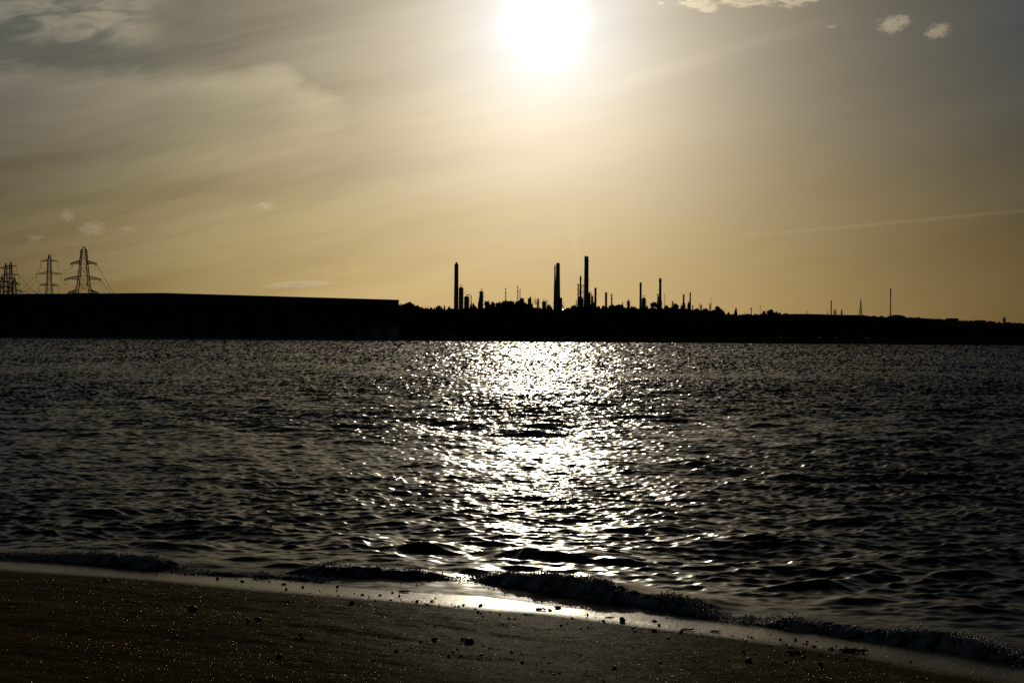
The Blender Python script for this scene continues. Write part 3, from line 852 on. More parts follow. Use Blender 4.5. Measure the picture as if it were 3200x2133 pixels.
def block(px0, px1, top, label, Y=RY, levels=3, name='process_unit', seed=0):
    """open steel frame with vessels and pipes in it"""
    rr = random.Random(seed)
    pc = (px0 + px1) / 2; b0 = base_at(pc, Y); H = zpx(pc, top, Y) - b0.z
    r = empty(name, b0, label, 'process unit', 'low process units of the refinery')
    W = pxw(px1 - px0, Y) / 2; D = 7
    for sx in (-1, -.33, .33, 1):
        for sy in (-1, 1): MB().box(sx * W - .35, sx * W + .35, sy * D - .35, sy * D + .35, 0, H * (1 if abs(sx) < .5 else .86)).build('column', M_STEEL, r)
    for k in range(levels):
        z = H * (.86 - .24 * k); MB().box(-W - .5, W + .5, -D - .5, D + .5, z - .45, z - .05).build('deck', M_STEEL, r)
    for k in range(max(2, int(W / 2.2))):
        x = -W + 2 * W * (k + .5) / max(2, int(W / 2.2)); rad = rr.uniform(1.2, 2.4); zt = H * rr.uniform(.8, 1.05)
        MB().lathe([(rad, H * .15), (rad, zt - rad), (rad * .5, zt)], 10, x, rr.uniform(-3, 3)).build('vessel', M_STEEL, r)
    for k in range(3):
        z = H * rr.uniform(.35, .8)
        MB().tube([(-W - 1, -D - .9, z), (W + 1, -D - .9, z)], .4, 6).build('pipe', M_STEEL, r)
    return r

stack(1424.7, 819, 11, 13, 'thick chimney with a narrow top nozzle, leftmost of the refinery', cap='nozzle', bands=1)
column(1439.8, 889, 12.5, 'tall broad column with ringed platforms just right of the leftmost chimney', plats=7)
column(1457.5, 922, 13.5, 'squat column with an overhead pipe hooking down its right side', pipe=1, plats=3, crown=False)
block(1468, 1483, 945, 'small low tangle of pipes right of the squat hooked column', seed=3, levels=2)
column(1503, 903, 10.5, 'lone ringed column with a top platform reaching right', plats=6, plat_w=1.3)
block(1494, 1500, 930, 'narrow low frame at the left foot of the lone ringed column', seed=4, levels=2)
mast(1579.2, 896.5, 5, 'lattice mast rising from the tree mound, left of the two')
mast(1616.6, 890, 6, 'lattice mast beside the pencil-thin stack on the tree mound')
stack(1624, 901, 2.0, 2.6, 'pencil-thin stack close right of the lattice mast', bands=0)
block(1625, 1635, 930, 'platform block just right of the pencil-thin stack', seed=5, levels=2)
stack(1657, 925, 2.8, 3.2, 'short thin stack left of the dark steam puff', bands=0)
block(1649, 1664, 931, 'ragged process unit around the short thin stack', seed=6)
column(1681, 932, 4.5, 'narrow column standing in the steam puff', plats=3)
column(1699.5, 934, 11, 'stubby column with ragged top, left of the twin chimneys', plats=3)
pole(1708.3, 937, 2.4, 'short upright pipe beside the stubby column left of the twin chimneys', bits=1)
block(1710, 1724, 951, 'low unit between the stubby column and the twin chimneys', seed=16, levels=2)
stack(1732.6, 827, 3.2, 8, 'slender chimney touching the left side of a broad one', cap='round', bands=3)
stack(1742, 821, 10.3, 15.5, 'broad flaring chimney with a cut-off top, right of the slender one', cap='bevel', bands=1)
pole(1759.8, 943, 1.5, 'thin pole above the bright lamp', bits=0)
stack(1831, 801, 11.6, 14.0, 'tallest and thickest chimney with a small vent on top', cap='finial', bands=2)
stack(1813, 862, 4.6, 7.0, 'smoking thin chimney left of the tallest one', bands=4)
column(1805.7, 885, 3.4, 'thin ringed column left of the smoking chimney', plats=8, crown=False)
mast_ = empty('steel_frame_tower', base_at(1819, RY), 'open steel frame tower between the smoking chimney and the tallest one', 'frame tower')
_H = zpx(1819, 889, RY) - mast_.location.z
for sx in (-1, 1):
    for sy in (-1, 1): MB().box(sx * 1.6 - .16, sx * 1.6 + .16, sy * 1.6 - .16, sy * 1.6 + .16, 0, _H).build('column', M_STEEL, mast_)
for k in range(5): MB().box(-5.0, 2.1, -2, 2, _H - 2 - 11.0 * k * .85, _H - 1.4 - 11.0 * k * .85).build('deck', M_STEEL, mast_)
_mb = MB(); lattice(_mb, 1.6, 1.6, 0, _H, 14, .09); tag(_mb.build('bracing', M_STEEL, mast_), kind='stuff')
block(1800, 1826, 926, 'dense process unit at the foot of the smoking chimney', seed=7, levels=4)
block(1826, 1858, 931, 'dense process unit at the foot of the tallest chimney', seed=8, levels=4)
column(1841, 912, 6, 'column with a hooked overhead pipe touching the tallest chimney', pipe=1, plats=3)
column(1850, 922, 5, 'small plain column between the hooked pipe and the short thick chimney', plats=3)
stack(1859.8, 899, 6.2, 6.6, 'short thick chimney at the right end of the tallest chimney group', bands=0)
stack(1893, 912.5, 6.3, 6.8, 'short round-topped chimney standing alone right of the tallest group', cap='round', bands=0)
column(1910.4, 918, 3.2, 'thin ringed column right of the round-topped chimney', plats=6)
column(1963, 936, 6.2, 'stubby column with a broad ringed head', plats=4, head=1.25)
stack(2000.8, 882, 5.6, 7.4, 'mid-height chimney with a broad column at its right side', bands=1)
column(2011, 923, 11, 'broad dark column hugging the mid-height chimney', plats=4, pipe=0)
stack(2062, 869, 6.7, 8.2, 'tall tapering chimney in the right half of the refinery', bands=1)
column(2055, 917, 3.0, 'thin column at the left foot of the tall tapering chimney', plats=5, crown=False)
block(2054, 2066, 925, 'process unit wrapped round the foot of the tall tapering chimney', seed=9, levels=3)
pole(2076.4, 916, 1.6, 'bare thin pole right of the tall tapering chimney', bits=0)
column(2101, 941, 3.8, 'stubby column left of the bushy tree clump', plats=3)
stack(2135.4, 919, 4.7, 5.4, 'left of two short chimneys, with a platform low down', bands=0)
stack(2156, 913, 3.6, 6.0, 'right of two short chimneys, flaring towards its foot', bands=0)
block(2129, 2141, 945, 'low platform around the left short chimney', seed=10, levels=2)
block(2150, 2155, 942, 'narrow frame against the flaring short chimney', seed=11, levels=3)
column(2164, 954, 2.6, 'small stub column right of the flaring short chimney', plats=2)
pole(2183.5, 943, 1.1, 'thin pole left of a leaning-topped stub', bits=0)
column(2189.8, 951, 4.0, 'stub column right beside the thin pole', plats=2)
column(2218, 949, 3.0, 'stub column left of the hair-thin mast', plats=2)
pole(2221, 927, .8, 'hair-thin mast before the round open tree', bits=0)
stack(2347, 961, 2.5, 2.7, 'lone short stack beyond the pointed tree', bands=1)
pole(2375, 953, 1.0, 'lone thin pole at the left end of the low frame', bits=1)
block(2381, 2398, 970, 'low open frame on the ridge among trees', seed=12, levels=1)
stack(2596.7, 939, 3.2, 3.4, 'slim stack behind the long low roof on the right', bands=0)
column(2605.6, 967, 2.8, 'left of two close stub columns by the slim stack', plats=3)
column(2610.4, 968, 3.2, 'right of two close stub columns by the slim stack', plats=3)
column(2629, 968, 4.0, 'single stub column on the long low roof line', plats=3)
mast(2689, 934.5, 6.0, 'guyed-looking lattice mast at the end of the long low roof', Y=2760)
pole(2782, 900, 3.4, 'very tall bare mast with collars beside the dome', name='tall_mast', cat='mast', bits=4)
for px, top, w, lab in ((2521, 973, 1.8, 'tiny stub pipe on the ridge left of the slim stack'), (2586, 975, 2.0, 'tiny stub pipe just left of the slim stack'), (2697, 985, 4, 'small square vent right of the guyed mast'),
                        (2728, 989, 3, 'small vent halfway between the guyed mast and the dome'), (2743, 990, 2.4, 'smaller vent just left of the dome'), (2869, 991, 5, 'boxy vent on the ridge right of the dome'), (2846, 993, 4, 'low vent touching the right slope of the dome')):
    pole(px, top, w, lab, name='vent_pipe', cat='vent', bits=1, Y=2790)
# long low roof, dome and far sheds
b0 = base_at(2630, 2740)
r = empty('long_low_building', b0, 'long low flat-roofed building on the right ridge', 'building')
W = pxw(112, 2740) / 2; H = zpx(2630, 983.5, 2740) - b0.z
MB().box(-W, W, 0, 20, 0, H - .6).build('wall', M_CLAD, r); MB().box(-W - .6, W + .6, -.6, 20.6, H - .58, H).build('roof', M_ROOF, r)
for k in range(9): MB().box(-W + 3 + k * 11.8, -W + 9 + k * 11.8, -.15, -.01, H * .35, H * .75).build('window', M_STEEL, r)
b0 = base_at(2802, 2760)
r = empty('domed_tank', b0, 'low domed storage tank on the right ridge below the tall mast', 'tank')
R_ = pxw(60, 2760) / 2; H = zpx(2802, 983, 2760) - b0.z; Hs = max(zpx(2802, 994, 2760) - b0.z, 1)
MB().lathe([(R_, 0), (R_, Hs)], 40).build('wall', M_STEEL, r, True)
MB().lathe([(R_ * math.cos(t), Hs + .03 + (H - Hs) * math.sin(t)) for t in np.linspace(0, 1.5, 10)], 40).build('roof', M_STEEL, r, True)
b0 = base_at(2802, 2740)
for px0, px1, top, lab in ((3050, 3080, 1010, 'low shed with pale roof edge among the right ridge trees'), (2960, 2995, 1006, 'low shed left of the ridge trees on the right')):
    pc = (px0 + px1) / 2; b0 = base_at(pc, 2500); W = pxw(px1 - px0, 2500) / 2; H = max(zpx(pc, top, 2500) - b0.z, 3)
    r = empty('low_shed', b0, lab, 'shed')
    MB().box(-W, W, 0, 9, 0, H * .7).build('wall', M_CLAD2, r)
    MB().add([(-W - .5, -.6, H * .7), (W + .5, -.6, H * .7), (W + .5, 9.6, H * .7), (-W - .5, 9.6, H * .7), (-W - .5, 4.5, H), (W + .5, 4.5, H)],
             [(0, 1, 5, 4), (2, 3, 4, 5), (0, 4, 3), (1, 2, 5), (0, 3, 2, 1)]).build('roof', M_ROOF, r)
# lit lamp low among the trees
lamp = empty('flood_lamp', at(1759, 990, 1950), 'small bright lit lamp low among the trees by the twin chimneys', 'lamp')
lz = at(1759, 966.5, 1950).z - lamp.location.z
MB().tube([(0, 0, -6), (0, 0, lz - .5)], .15, 6).build('post', M_STEEL, lamp)
MB().lathe([(.2, lz - .5), (.75, lz + .6), (.3, lz + .9)], 10, 0, .9).build('hood', M_STEEL, lamp)
ml = bpy.data.materials.new('lit_lamp'); ml.use_nodes = True
e_n = ml.node_tree.nodes.new('ShaderNodeEmission'); e_n.inputs[0].default_value = (1, .86, .5, 1); e_n.inputs[1].default_value = 60
ml.node_tree.links.new(e_n.outputs[0], ml.node_tree.nodes['Material Output'].inputs[0])
MB().lathe([(.15, lz - .75), (.62, lz - .4), (.75, lz), (.62, lz + .4), (.15, lz + .75)], 10).build('bulb', ml, lamp, True)

# pale huts and vans along the far shore
for px, py, w, h, lab in ((1419.7, 1047, 6, 12, 'pale upright hut on the grass bank under the leftmost chimney'), (2442, 1056, 7, 3.5, 'small pale parked van, leftmost on the right-hand shore'),
                          (2564, 1060, 8, 4, 'small pale van on the shore below the slim stack'), (2612, 1060.5, 6, 3.5, 'small pale van on the shore just right of the one below the slim stack'), (2707, 1061, 4, 3, 'left of two close pale vans on the right-hand shore'),
                          (2716, 1061, 5, 4, 'right of two close pale vans on the right-hand shore')):
    Y = 1475.0; b0 = Vector((xpx(px, Y), Y, terr(xpx(px, Y), Y))); W = pxw(w, Y) / 2; H = pxw(h, Y) + .6
    if h > 8:
        r = empty('beach_hut', b0, lab, 'hut')
        MB().box(-W, W, 0, 2, 0, H * .8).build('wall', M_PALE, r)
        MB().add([(-W - .2, -.2, H * .8), (W + .2, -.2, H * .8), (W + .2, 2.2, H * .8), (-W - .2, 2.2, H * .8), (0, -.2, H), (0, 2.2, H)], [(0, 1, 4), (2, 3, 5), (0, 4, 5, 3), (1, 2, 5, 4), (0, 3, 2, 1)]).build('roof', M_ROOF, r)
        MB().box(-.4, .4, -.06, -.01, 0, 1.9).build('door', M_CLAD, r)
    else:
        r = empty('parked_van', b0, lab, 'van', 'pale vans parked along the far shore')
        W = max(W, .9); L_ = W
        MB().add([(-L_, 0, .35), (L_, 0, .35), (L_, 1.8, .35), (-L_, 1.8, .35), (-L_, 0, 1.0), (L_, 0, H), (L_, 1.8, H), (-L_, 1.8, 1.0), (-L_ * .5, 0, H), (-L_ * .5, 1.8, H), (-L_ * .75, 0, 1.1), (-L_ * .75, 1.8, 1.1)],
                 [(0, 1, 5, 8, 10, 4), (3, 7, 11, 9, 6, 2), (1, 2, 6, 5), (5, 6, 9, 8), (8, 9, 11, 10), (10, 11, 7, 4), (0, 4, 7, 3), (0, 3, 2, 1)]).build('body', M_PALE, r)
        for sx in (-.6, .6): MB().tube([(sx * L_, -.05, .35), (sx * L_, .2, .35)], .34, 10).build('wheel', M_ROOF, r)

# ------------------------------------------------------------------ trees
def crown_mesh(seed, shape):
    g = np.random.default_rng(seed)
    if shape == 'round': lobes = [(0, 0, .64, .44, .44, .34)] * 2 + [(g.uniform(-.30, .30), g.uniform(-.3, .3), g.uniform(.6, .86), .22, .22, .14) for _ in range(7)]
    elif shape == 'cone': lobes = [(0, 0, .12 + .8 * t, .42 * (1 - t) + .06, .42 * (1 - t) + .06, .12) for t in np.linspace(0, 1, 8)]
    elif shape == 'flat': lobes = [(g.uniform(-.34, .34), g.uniform(-.3, .3), g.uniform(.72, .9), .2, .2, .09) for _ in range(9)]
    elif shape == 'narrow': lobes = [(g.uniform(-.06, .06), 0, .1 + .85 * t, .20 + .24 * (1 - t), .3, .14) for t in np.linspace(0, 1, 7)]
    else: lobes = [(g.uniform(-.38, .38), g.uniform(-.3, .3), g.uniform(.5, .9), .16, .16, .1) for _ in range(11)]
    n = 300
    lb = np.array([lobes[i % len(lobes)] for i in range(n)])
    dv = g.normal(size=(n, 3)); dv /= np.linalg.norm(dv, axis=1)[:, None]
    c = lb[:, :3] + dv * lb[:, 3:] * (g.uniform(0.25, 1, n) ** .5)[:, None]
    c[:, 2] = np.clip(c[:, 2], .06, 1.0)
    a = g.normal(size=(n, 3)); a /= np.linalg.norm(a, axis=1)[:, None]
    b = np.cross(a, g.normal(size=(n, 3))); b /= np.linalg.norm(b, axis=1)[:, None]
    s = g.uniform(.05, .11, n)[:, None]
    v = np.stack([c - a * s - b * s * .6, c + a * s - b * s * .6, c + a * s * .8 + b * s * .7, c - a * s * .7 + b * s], 1).reshape(-1, 3)
    return v, np.arange(n * 4).reshape(-1, 4)
CROWNS = {}
for sh in ('round', 'cone', 'flat', 'narrow', 'open'):
    for q in range(3):
        v, f = crown_mesh(300 + q * 17 + len(sh), sh)
        o = np_mesh('crown', v, f, M_LEAF, False); CROWNS[(sh, q)] = o.data; bpy.data.objects.remove(o)
mb = MB(); mb.tube([(0, 0, -.1), (.01, 0, .3), (0, .01, .7)], [.035, .025, .01], 6)
for k in range(5):
    w = k * 1.3; mb.tube([(0, 0, .3 + .07 * k), (.16 * math.cos(w), .16 * math.sin(w), .5 + .07 * k)], [.014, .005], 4)
_t = mb.build('trunk', M_BARK); TRUNK = _t.data; bpy.data.objects.remove(_t)
TN = [0]
def tree(px, top, wpx, shape, label, Y=2040.0, group='trees along the wooded skyline', hmin=9.0):
    zt = zpx(px, top, Y); zg = min(terr(xpx(px, Y), Y), zt - hmin)
    r = empty('tree', (xpx(px, Y), Y, zg), label, 'tree', group)
    H = zt - zg; W = pxw(wpx, Y)
    q = TN[0] % 3; TN[0] += 1
    for nm, me, sc in (('trunk', TRUNK, (H, H, H)), ('crown', CROWNS[(shape, q)], (W * 1.3, W * 1.3, H))):
        o = bpy.data.objects.new(nm, me); COL.objects.link(o); o.parent = r; o.scale = sc
        if nm == 'crown': o.rotation_euler[2] = (TN[0] * 2.4) % 6.28
    return r
TREES = [
    (1256, 948, 26, 'round', 'rounded tree touching the right end of the long shed'), (1276, 944.5, 32, 'round', 'broad high tree second from the right end of the shed'), (1294, 949, 24, 'round', 'sloping-topped tree where the skyline drops right of the shed'),
    (1311, 955, 15, 'open', 'small loose tree at the foot of the drop right of the shed'), (1320, 957.5, 5, 'cone', 'first of four tiny pointed trees left of the leftmost chimney'), (1328, 957.5, 5, 'cone', 'second of four tiny pointed trees left of the leftmost chimney'),
    (1336, 957.8, 5, 'cone', 'third of four tiny pointed trees left of the leftmost chimney'), (1343, 958.5, 5, 'cone', 'last of four tiny pointed trees left of the leftmost chimney'), (1371, 955, 24, 'round', 'broad low tree left of a peaked one near the leftmost chimney'),
    (1388, 956, 13, 'cone', 'peaked tree between the broad low tree and the leftmost chimney'), (1403, 958, 14, 'round', 'small round tree nearest left of the leftmost chimney'), (1478, 956, 22, 'round', 'low tree under the tangle of pipes'),
    (1522, 937, 16, 'round', 'high round tree just right of the lone ringed column'), (1540, 943, 17, 'open', 'loose tree between two round ones left of the lattice masts'), (1556, 941.5, 15, 'round', 'dark round tree left of the mound with masts'),
    (1580, 936.5, 26, 'round', 'broad tree on top of the mound under the left lattice mast'), (1600, 939, 14, 'open', 'loose tree between the two lattice masts'), (1621, 938, 28, 'round', 'broad tree under the pencil-thin stack'),
    (1637, 944, 18, 'round', 'sloping tree at the right end of the mast mound'), (1715, 953, 18, 'round', 'low tree at the left foot of the twin chimneys'), (1750, 933, 17, 'narrow', 'tall dark narrow tree against the broad flaring chimney'),
    (1772, 957.5, 22, 'open', 'low see-through tree right of the bright lamp'), (1791, 954, 22, 'round', 'tree at the left foot of the smoking chimney'), (1818, 953, 24, 'round', 'tree below the tallest chimney group'), (1845, 952.5, 26, 'round', 'broad tree under the short thick chimney'),
    (1867, 956, 16, 'open', 'small tree in the dip before the round-topped chimney'), (1887, 954, 14, 'round', 'tree at the foot of the round-topped chimney'), (1913, 949, 18, 'round', 'tree at the foot of the thin ringed column'),
    (1933, 951, 26, 'round', 'broad tree right of the thin ringed column'), (1945, 945, 8, 'cone', 'small peaked tree left of the broad-headed stub column'), (1978, 955, 18, 'round', 'low tree right of the broad-headed stub column'),
    (2021, 955, 9, 'round', 'small tree right of the broad dark column'), (2048, 944, 22, 'flat', 'flat-topped spreading tree left of the tall tapering chimney'), (2082, 951, 14, 'round', 'drooping tree under the bare thin pole'),
    (2113, 948, 22, 'open', 'bushy tree clump between two groups of stacks'), (2127, 954, 5, 'cone', 'tiny pointed tree left of the two short chimneys'), (2176, 961, 16, 'round', 'low tree right of the small stub column'),
    (2205, 963, 18, 'round', 'low tree between two stub columns left of the hair-thin mast'), (2239, 956, 28, 'open', 'round open-crowned tree right of the hair-thin mast'), (2257, 967, 12, 'round', 'small tree hugging the right side of the round open tree'),
    (2276, 976, 14, 'round', 'very low bush left of the pointed tree'), (2299, 964.5, 19, 'cone', 'lone pointed tree on the falling skyline'), (2330, 978, 18, 'round', 'low bush left of the lone short stack'),
    (2407, 967, 24, 'open', 'loose tree right of the low open frame'), (2430, 973, 20, 'round', 'low tree right of the loose tree by the frame'), (2455, 976, 22, 'round', 'low tree on the right skyline before it flattens'),
    (2560, 984, 44, 'round', 'big dark tree in front of the long low building, left'), (2615, 988, 44, 'round', 'big dark tree in front of the long low building, middle'), (2664, 985, 36, 'round', 'big dark tree in front of the long low building, right'),
    (2704, 986, 26, 'round', 'dark tree below the guyed mast'), (2770, 999, 30, 'round', 'dark tree in front of the domed tank, left'), (2815, 995, 40, 'round', 'dark tree in front of the domed tank, right'),
    (2868, 998, 40, 'round', 'dark tree right of the domed tank'), (2915, 1000, 36, 'round', 'dark tree at the right end of the near clump')]
for t in TREES: tree(*t)
for px, top, w, sh, lab in ((2950, 996.5, 16, 'open', 'small ridge tree, first in the row right of the dome'), (2975, 999, 16, 'round', 'small ridge tree, second in the row right of the dome'), (3008, 999.5, 5, 'cone', 'thin pointed ridge tree in the row right of the dome'),
                            (3034, 1001, 24, 'round', 'rounded ridge tree halfway between the dome and the tiny pylon'), (3062, 1003, 20, 'open', 'loose ridge tree left of the tiny pylon'), (3095, 1002.5, 26, 'round', 'broad ridge tree nearest left of the tiny pylon'),
                            (3122, 1003, 8, 'cone', 'small pointed ridge tree beside the tiny pylon'), (3150, 1006, 18, 'open', 'low ridge tree just right of the tiny pylon'), (3190, 1008, 26, 'round', 'last ridge tree at the right edge')):
    tree(px, top, w, sh, lab, 2780.0, 'small trees on the right ridge', 7.0)
tree(90, 916, 20, 'round', 'single bush showing over the shed roof left of the slim pylon', 1520.0, 'bush over the shed roof', 12)

def clumps(name, n, px0, px1, y0, y1, per, size, hfun, label, seed):
    g = np.random.default_rng(seed)
    Yc = g.uniform(y0, y1, n); pc = g.uniform(px0, px1, n); Xc = (pc - 1600) / FPX * Yc
    tz = terrain(Xc, Yc); H = hfun(pc, Yc, tz, g)
    keep = H > 2.0; Yc, Xc, tz, H = Yc[keep], Xc[keep], tz[keep], H[keep]; m = len(Xc)
    W = np.clip(H * .45, 2, 6.5)
    dv = g.normal(size=(m, per, 3)); dv /= np.linalg.norm(dv, axis=2)[..., None]
    c = np.stack([Xc, Yc, tz + H * .55], -1)[:, None, :] + dv * np.stack([W, W, H * .42], -1)[:, None, :] * g.uniform(.3, 1, (m, per, 1)) ** .5
    c = c.reshape(-1, 3); k = len(c)
    a = g.normal(size=(k, 3)); a /= np.linalg.norm(a, axis=1)[:, None]
    b = np.cross(a, g.normal(size=(k, 3))); b /= np.linalg.norm(b, axis=1)[:, None]
    s = g.uniform(size * .6, size * 1.3, k)[:, None]
    v = np.stack([c - a * s - b * s * .6, c + a * s - b * s * .6, c + a * s * .8 + b * s * .7, c - a * s * .7 + b * s], 1).reshape(-1, 3)
    o = np_mesh(name, v, np.arange(k * 4).reshape(-1, 4), M_LEAF, False)
    tag(o, label, kind='stuff'); return o
def h_wood(pc, Yc, tz, g):
    lim = CAM_H + (hor(pc) - np.interp(pc, _kx, _ky) - 2.0) * Yc / FPX - tz
    return np.minimum(g.uniform(9, 15, len(pc)), lim)
clumps('woodland', 3000, 1180, 3650, 1640, 2060, 26, 1.7, h_wood, 'dark mass of woodland covering the far bank', 401)
clumps('skyline_foliage', 1300, 1180, 3650, 2030, 2070, 26, 1.1, h_wood, 'dense dark foliage along the top of the wooded bank', 402)
clumps('shore_scrub', 700, 1350, 3650, 1500, 1640, 16, .8, lambda pc, Yc, tz, g: g.uniform(2.2, 5, len(pc)), 'low dark scrub above the far shore', 403)
clumps('ridge_foliage', 420, 2480, 3650, 2770, 2800, 18, 1.2, lambda pc, Yc, tz, g: g.uniform(2.1, 4.5, len(pc)), 'thin line of foliage along the right ridge', 404)
# ------------------------------------------------------------------ pebbles, weed, grit and foam on the near beach
def bz(x, y): return float(beach_z(np.array([float(x)]), np.array([float(y)]))[0])
def on_beach(px, py):
    z = 0.0
    for _ in range(6):
        p = ground(px, py, z); z = bz(p.x, p.y)
    return Vector((p.x, p.y, z))
M_PEB = mat('dark_wet_stone', (.035, .032, .028), .45, scale=30, var=.5, spec=.3)
M_WEED = mat('dark_seaweed', (.02, .018, .008), .4, scale=20, var=.4, spec=.3)
def ico(sub):
    import bmesh
    bm = bmesh.new(); bmesh.ops.create_icosphere(bm, subdivisions=sub, radius=1.0)
    v = np.array([q.co[:] for q in bm.verts]); f = np.array([[l.index for l in q.verts] for q in bm.faces]); bm.free()
    return v, f
IV, IF = ico(2)
PEBS = []
for k in range(7):
    g = np.random.default_rng(500 + k)
    dirs = g.normal(size=(6, 3)); dirs /= np.linalg.norm(dirs, axis=1)[:, None]
    r = np.ones(len(IV))
    for d in dirs: r -= np.maximum(IV @ d - .55, 0) * g.uniform(.4, 1.0)
    v = IV * r[:, None] * np.array([1, g.uniform(.65, .95), g.uniform(.5, .8)])
    o = np_mesh('pebble', v, IF, M_PEB, k % 2 == 0); PEBS.append(o.data); bpy.data.objects.remove(o)
PN = [0]
def pebble(px, py, wpx, label, group=None, name='pebble', cat='pebble'):
    p = on_beach(px, py); k = PN[0]; PN[0] += 1
    rr = random.Random(k * 7 + 1)
    o = bpy.data.objects.new(name, PEBS[k % 7]); COL.objects.link(o)
    R = wpx / FPX * p.y / 2
    o.scale = (R, R * rr.uniform(.8, 1.1), R * rr.uniform(.75, 1.1)); o.rotation_euler = (rr.uniform(-.3, .3), rr.uniform(-.3, .3), rr.uniform(0, 6.28))
    o.location = (p.x, p.y, p.z + R * .30)
    return tag(o, label, cat, group)
for px, py, w, lab in (
    (1467, 2008, 36, 'biggest black stone on the sand, right of a close pair of smaller ones'), (1444, 2000, 20, 'small stone touching the left of the biggest black stone'), (1360, 2000, 24, 'upright black stone standing alone left of the biggest one on the thin strand line'),
    (1100, 1886, 26, 'single dark stone alone on smooth sand left of the bright wash'), (1743, 1900, 30, 'low pale-topped flat stone at the edge of the brightest wash'), (1944, 1942, 30, 'squat dark stone below the right end of the bright wash'),
    (1984, 1972, 24, 'roundish stone right of and below the squat dark one near the wash'), (2045, 1972, 24, 'dark stone nearest below the tail of the breaking wave'), (600, 1912, 44, 'large flat black stone on the dark left part of the sand'),
    (809, 1940, 28, 'right one of two dark stones standing close on the left sand'), (776, 1941, 22, 'left one of two dark stones standing close on the left sand'), (332, 1815, 26, 'lone dark stone on the brown sand below the left wash'),
    (385, 1770, 18, 'small stone close under the foamy left wave'), (1502, 1892, 22, 'small stone with a bright rim right under the white glare'), (1921, 2088, 26, 'dark stone near the bottom of the sand right of the middle'),
    (2339, 2066, 26, 'dark stone on the right sand below the pebble scatter'), (2563, 2080, 22, 'stone at the lower right below the long weed clump'), (874, 2054, 30, 'dark stone low on the left sand'), (2063, 2072, 18, 'small stone left of the lower right pebbles')):
    pebble(px, py, w, lab, name='stone', cat='stone')
g = np.random.default_rng(77)
def band(n, pts, sy, wr, label, group):
    pts = np.array(pts, float)
    for i in range(n):
        t = g.uniform(0, 1); px = pts[0, 0] + (pts[-1, 0] - pts[0, 0]) * t
        px += g.normal(0, 12); py = np.interp(px, pts[:, 0], pts[:, 1]) + g.normal(0, sy)
        pebble(px, py, wr[0] + (wr[1] - wr[0]) * g.uniform(0, 1) ** 2.5, label, group)
band(70, [(470, 1782), (700, 1800), (1000, 1842), (1300, 1872), (1500, 1900)], 9, (7, 20), 'small dark pebble in the line along the left wash edge', 'pebbles along the left wash edge')
band(60, [(1500, 1908), (2000, 1962), (2300, 1990), (2700, 2040)], 14, (7, 20), 'small dark pebble in the line along the right wash edge', 'pebbles along the right wash edge')
band(50, [(2200, 2000), (2500, 2035), (2900, 2085)], 22, (8, 20), 'small dark pebble in the scatter on the lower right sand', 'pebbles scattered on the right sand')
band(60, [(520, 1935), (900, 1985), (1400, 2040), (1900, 2085)], 26, (7, 19), 'small dark pebble scattered on the middle of the dark sand', 'pebbles scattered on the middle sand')
def weed(px, py, w, n, lab):
    p = on_beach(px, py); L = w / FPX * p.y / 2
    mb = MB(); rr = random.Random(int(px))
    for k in range(n):
        a = rr.uniform(0, 6.28); x0, y0 = rr.uniform(-.7, .7) * L, rr.uniform(-.3, .3) * L
        pts = []; x, y, z = x0, y0, .004
        for q in range(5):
            pts.append((x, y, max(z, .002))); a += rr.uniform(-.8, .8); x += math.cos(a) * L * .16; y += math.sin(a) * L * .12; z = abs(math.sin(q * 1.3 + k)) * L * .26
        mb.tube(pts, [L * .045, L * .07, L * .06, L * .08, L * .03], 5)
    o = mb.build('seaweed_clump', M_WEED, loc=p); tag(o, lab, 'seaweed')
for a in ((1262, 1850, 46, 16, 'ragged weed clump at the left end of the bright wash'), (1690, 1906, 54, 18, 'twiggy weed clump just below the brightest wash'), (1655, 1922, 36, 10, 'small weed clump left below the twiggy one'),
          (2663, 2036, 80, 26, 'long dark weed clump on the right wash edge'), (2601, 2030, 36, 10, 'short weed clump just left of the long one'), (888, 1808, 50, 14, 'flat weed clump lying in the shiny left wash'),
          (715, 1782, 36, 12, 'weed clump at the start of the pebble line on the left'), (769, 1788, 34, 10, 'small weed clump right of the first one in the left pebble line'), (2148, 1968, 44, 14, 'crooked weed clump right of the bright wash'),
          (2232, 1974, 40, 14, 'stacked weed clump on the sheen right of the crooked one'), (2484, 2042, 60, 18, 'low broad weed clump among the right-hand pebbles'), (1905, 1930, 34, 12, 'upstanding weed tuft under the tail of the breaker')):
    weed(*a)
# grit: tiny sharp grains, some of which catch the sun
mg = bpy.data.materials.new('wet_grit'); mg.use_nodes = True
b = mg.node_tree.nodes['Principled BSDF']; b.inputs['Base Color'].default_value = (.07, .055, .03, 1); b.inputs['Roughness'].default_value = .24
b.inputs['Specular IOR Level'].default_value = .7
n = 100000
gs = g.uniform(-3.5, 8.5, n * 2); ge = -0.22 - 5.2 * g.uniform(0, 1, n * 2) ** 0.8
cx = P0.x + gs * SX + (ge + shore_c(gs)) * NX; cy = P0.y + gs * SY + (ge + shore_c(gs)) * NY
dens = 0.35 + 0.65 * smooth(fbm(gs * 0.8, ge * 2.2, 4, 611), -.3, .5)
keep = (cy > 5.5) & (np.abs(cx) < cy * .34) & (g.uniform(0, 1, n * 2) < dens); cx, cy = cx[keep][:n], cy[keep][:n]; n = len(cx)
cz = beach_z(cx, cy)
OV = np.array([(1, 0, 0), (-1, 0, 0), (0, 1, 0), (0, -1, 0), (0, 0, 1), (0, 0, -.3)], float)
OF = np.array([(0, 2, 4), (2, 1, 4), (1, 3, 4), (3, 0, 4)])
sz = (0.0007 + .0018 * g.uniform(0, 1, n) ** 3)[:, None, None]
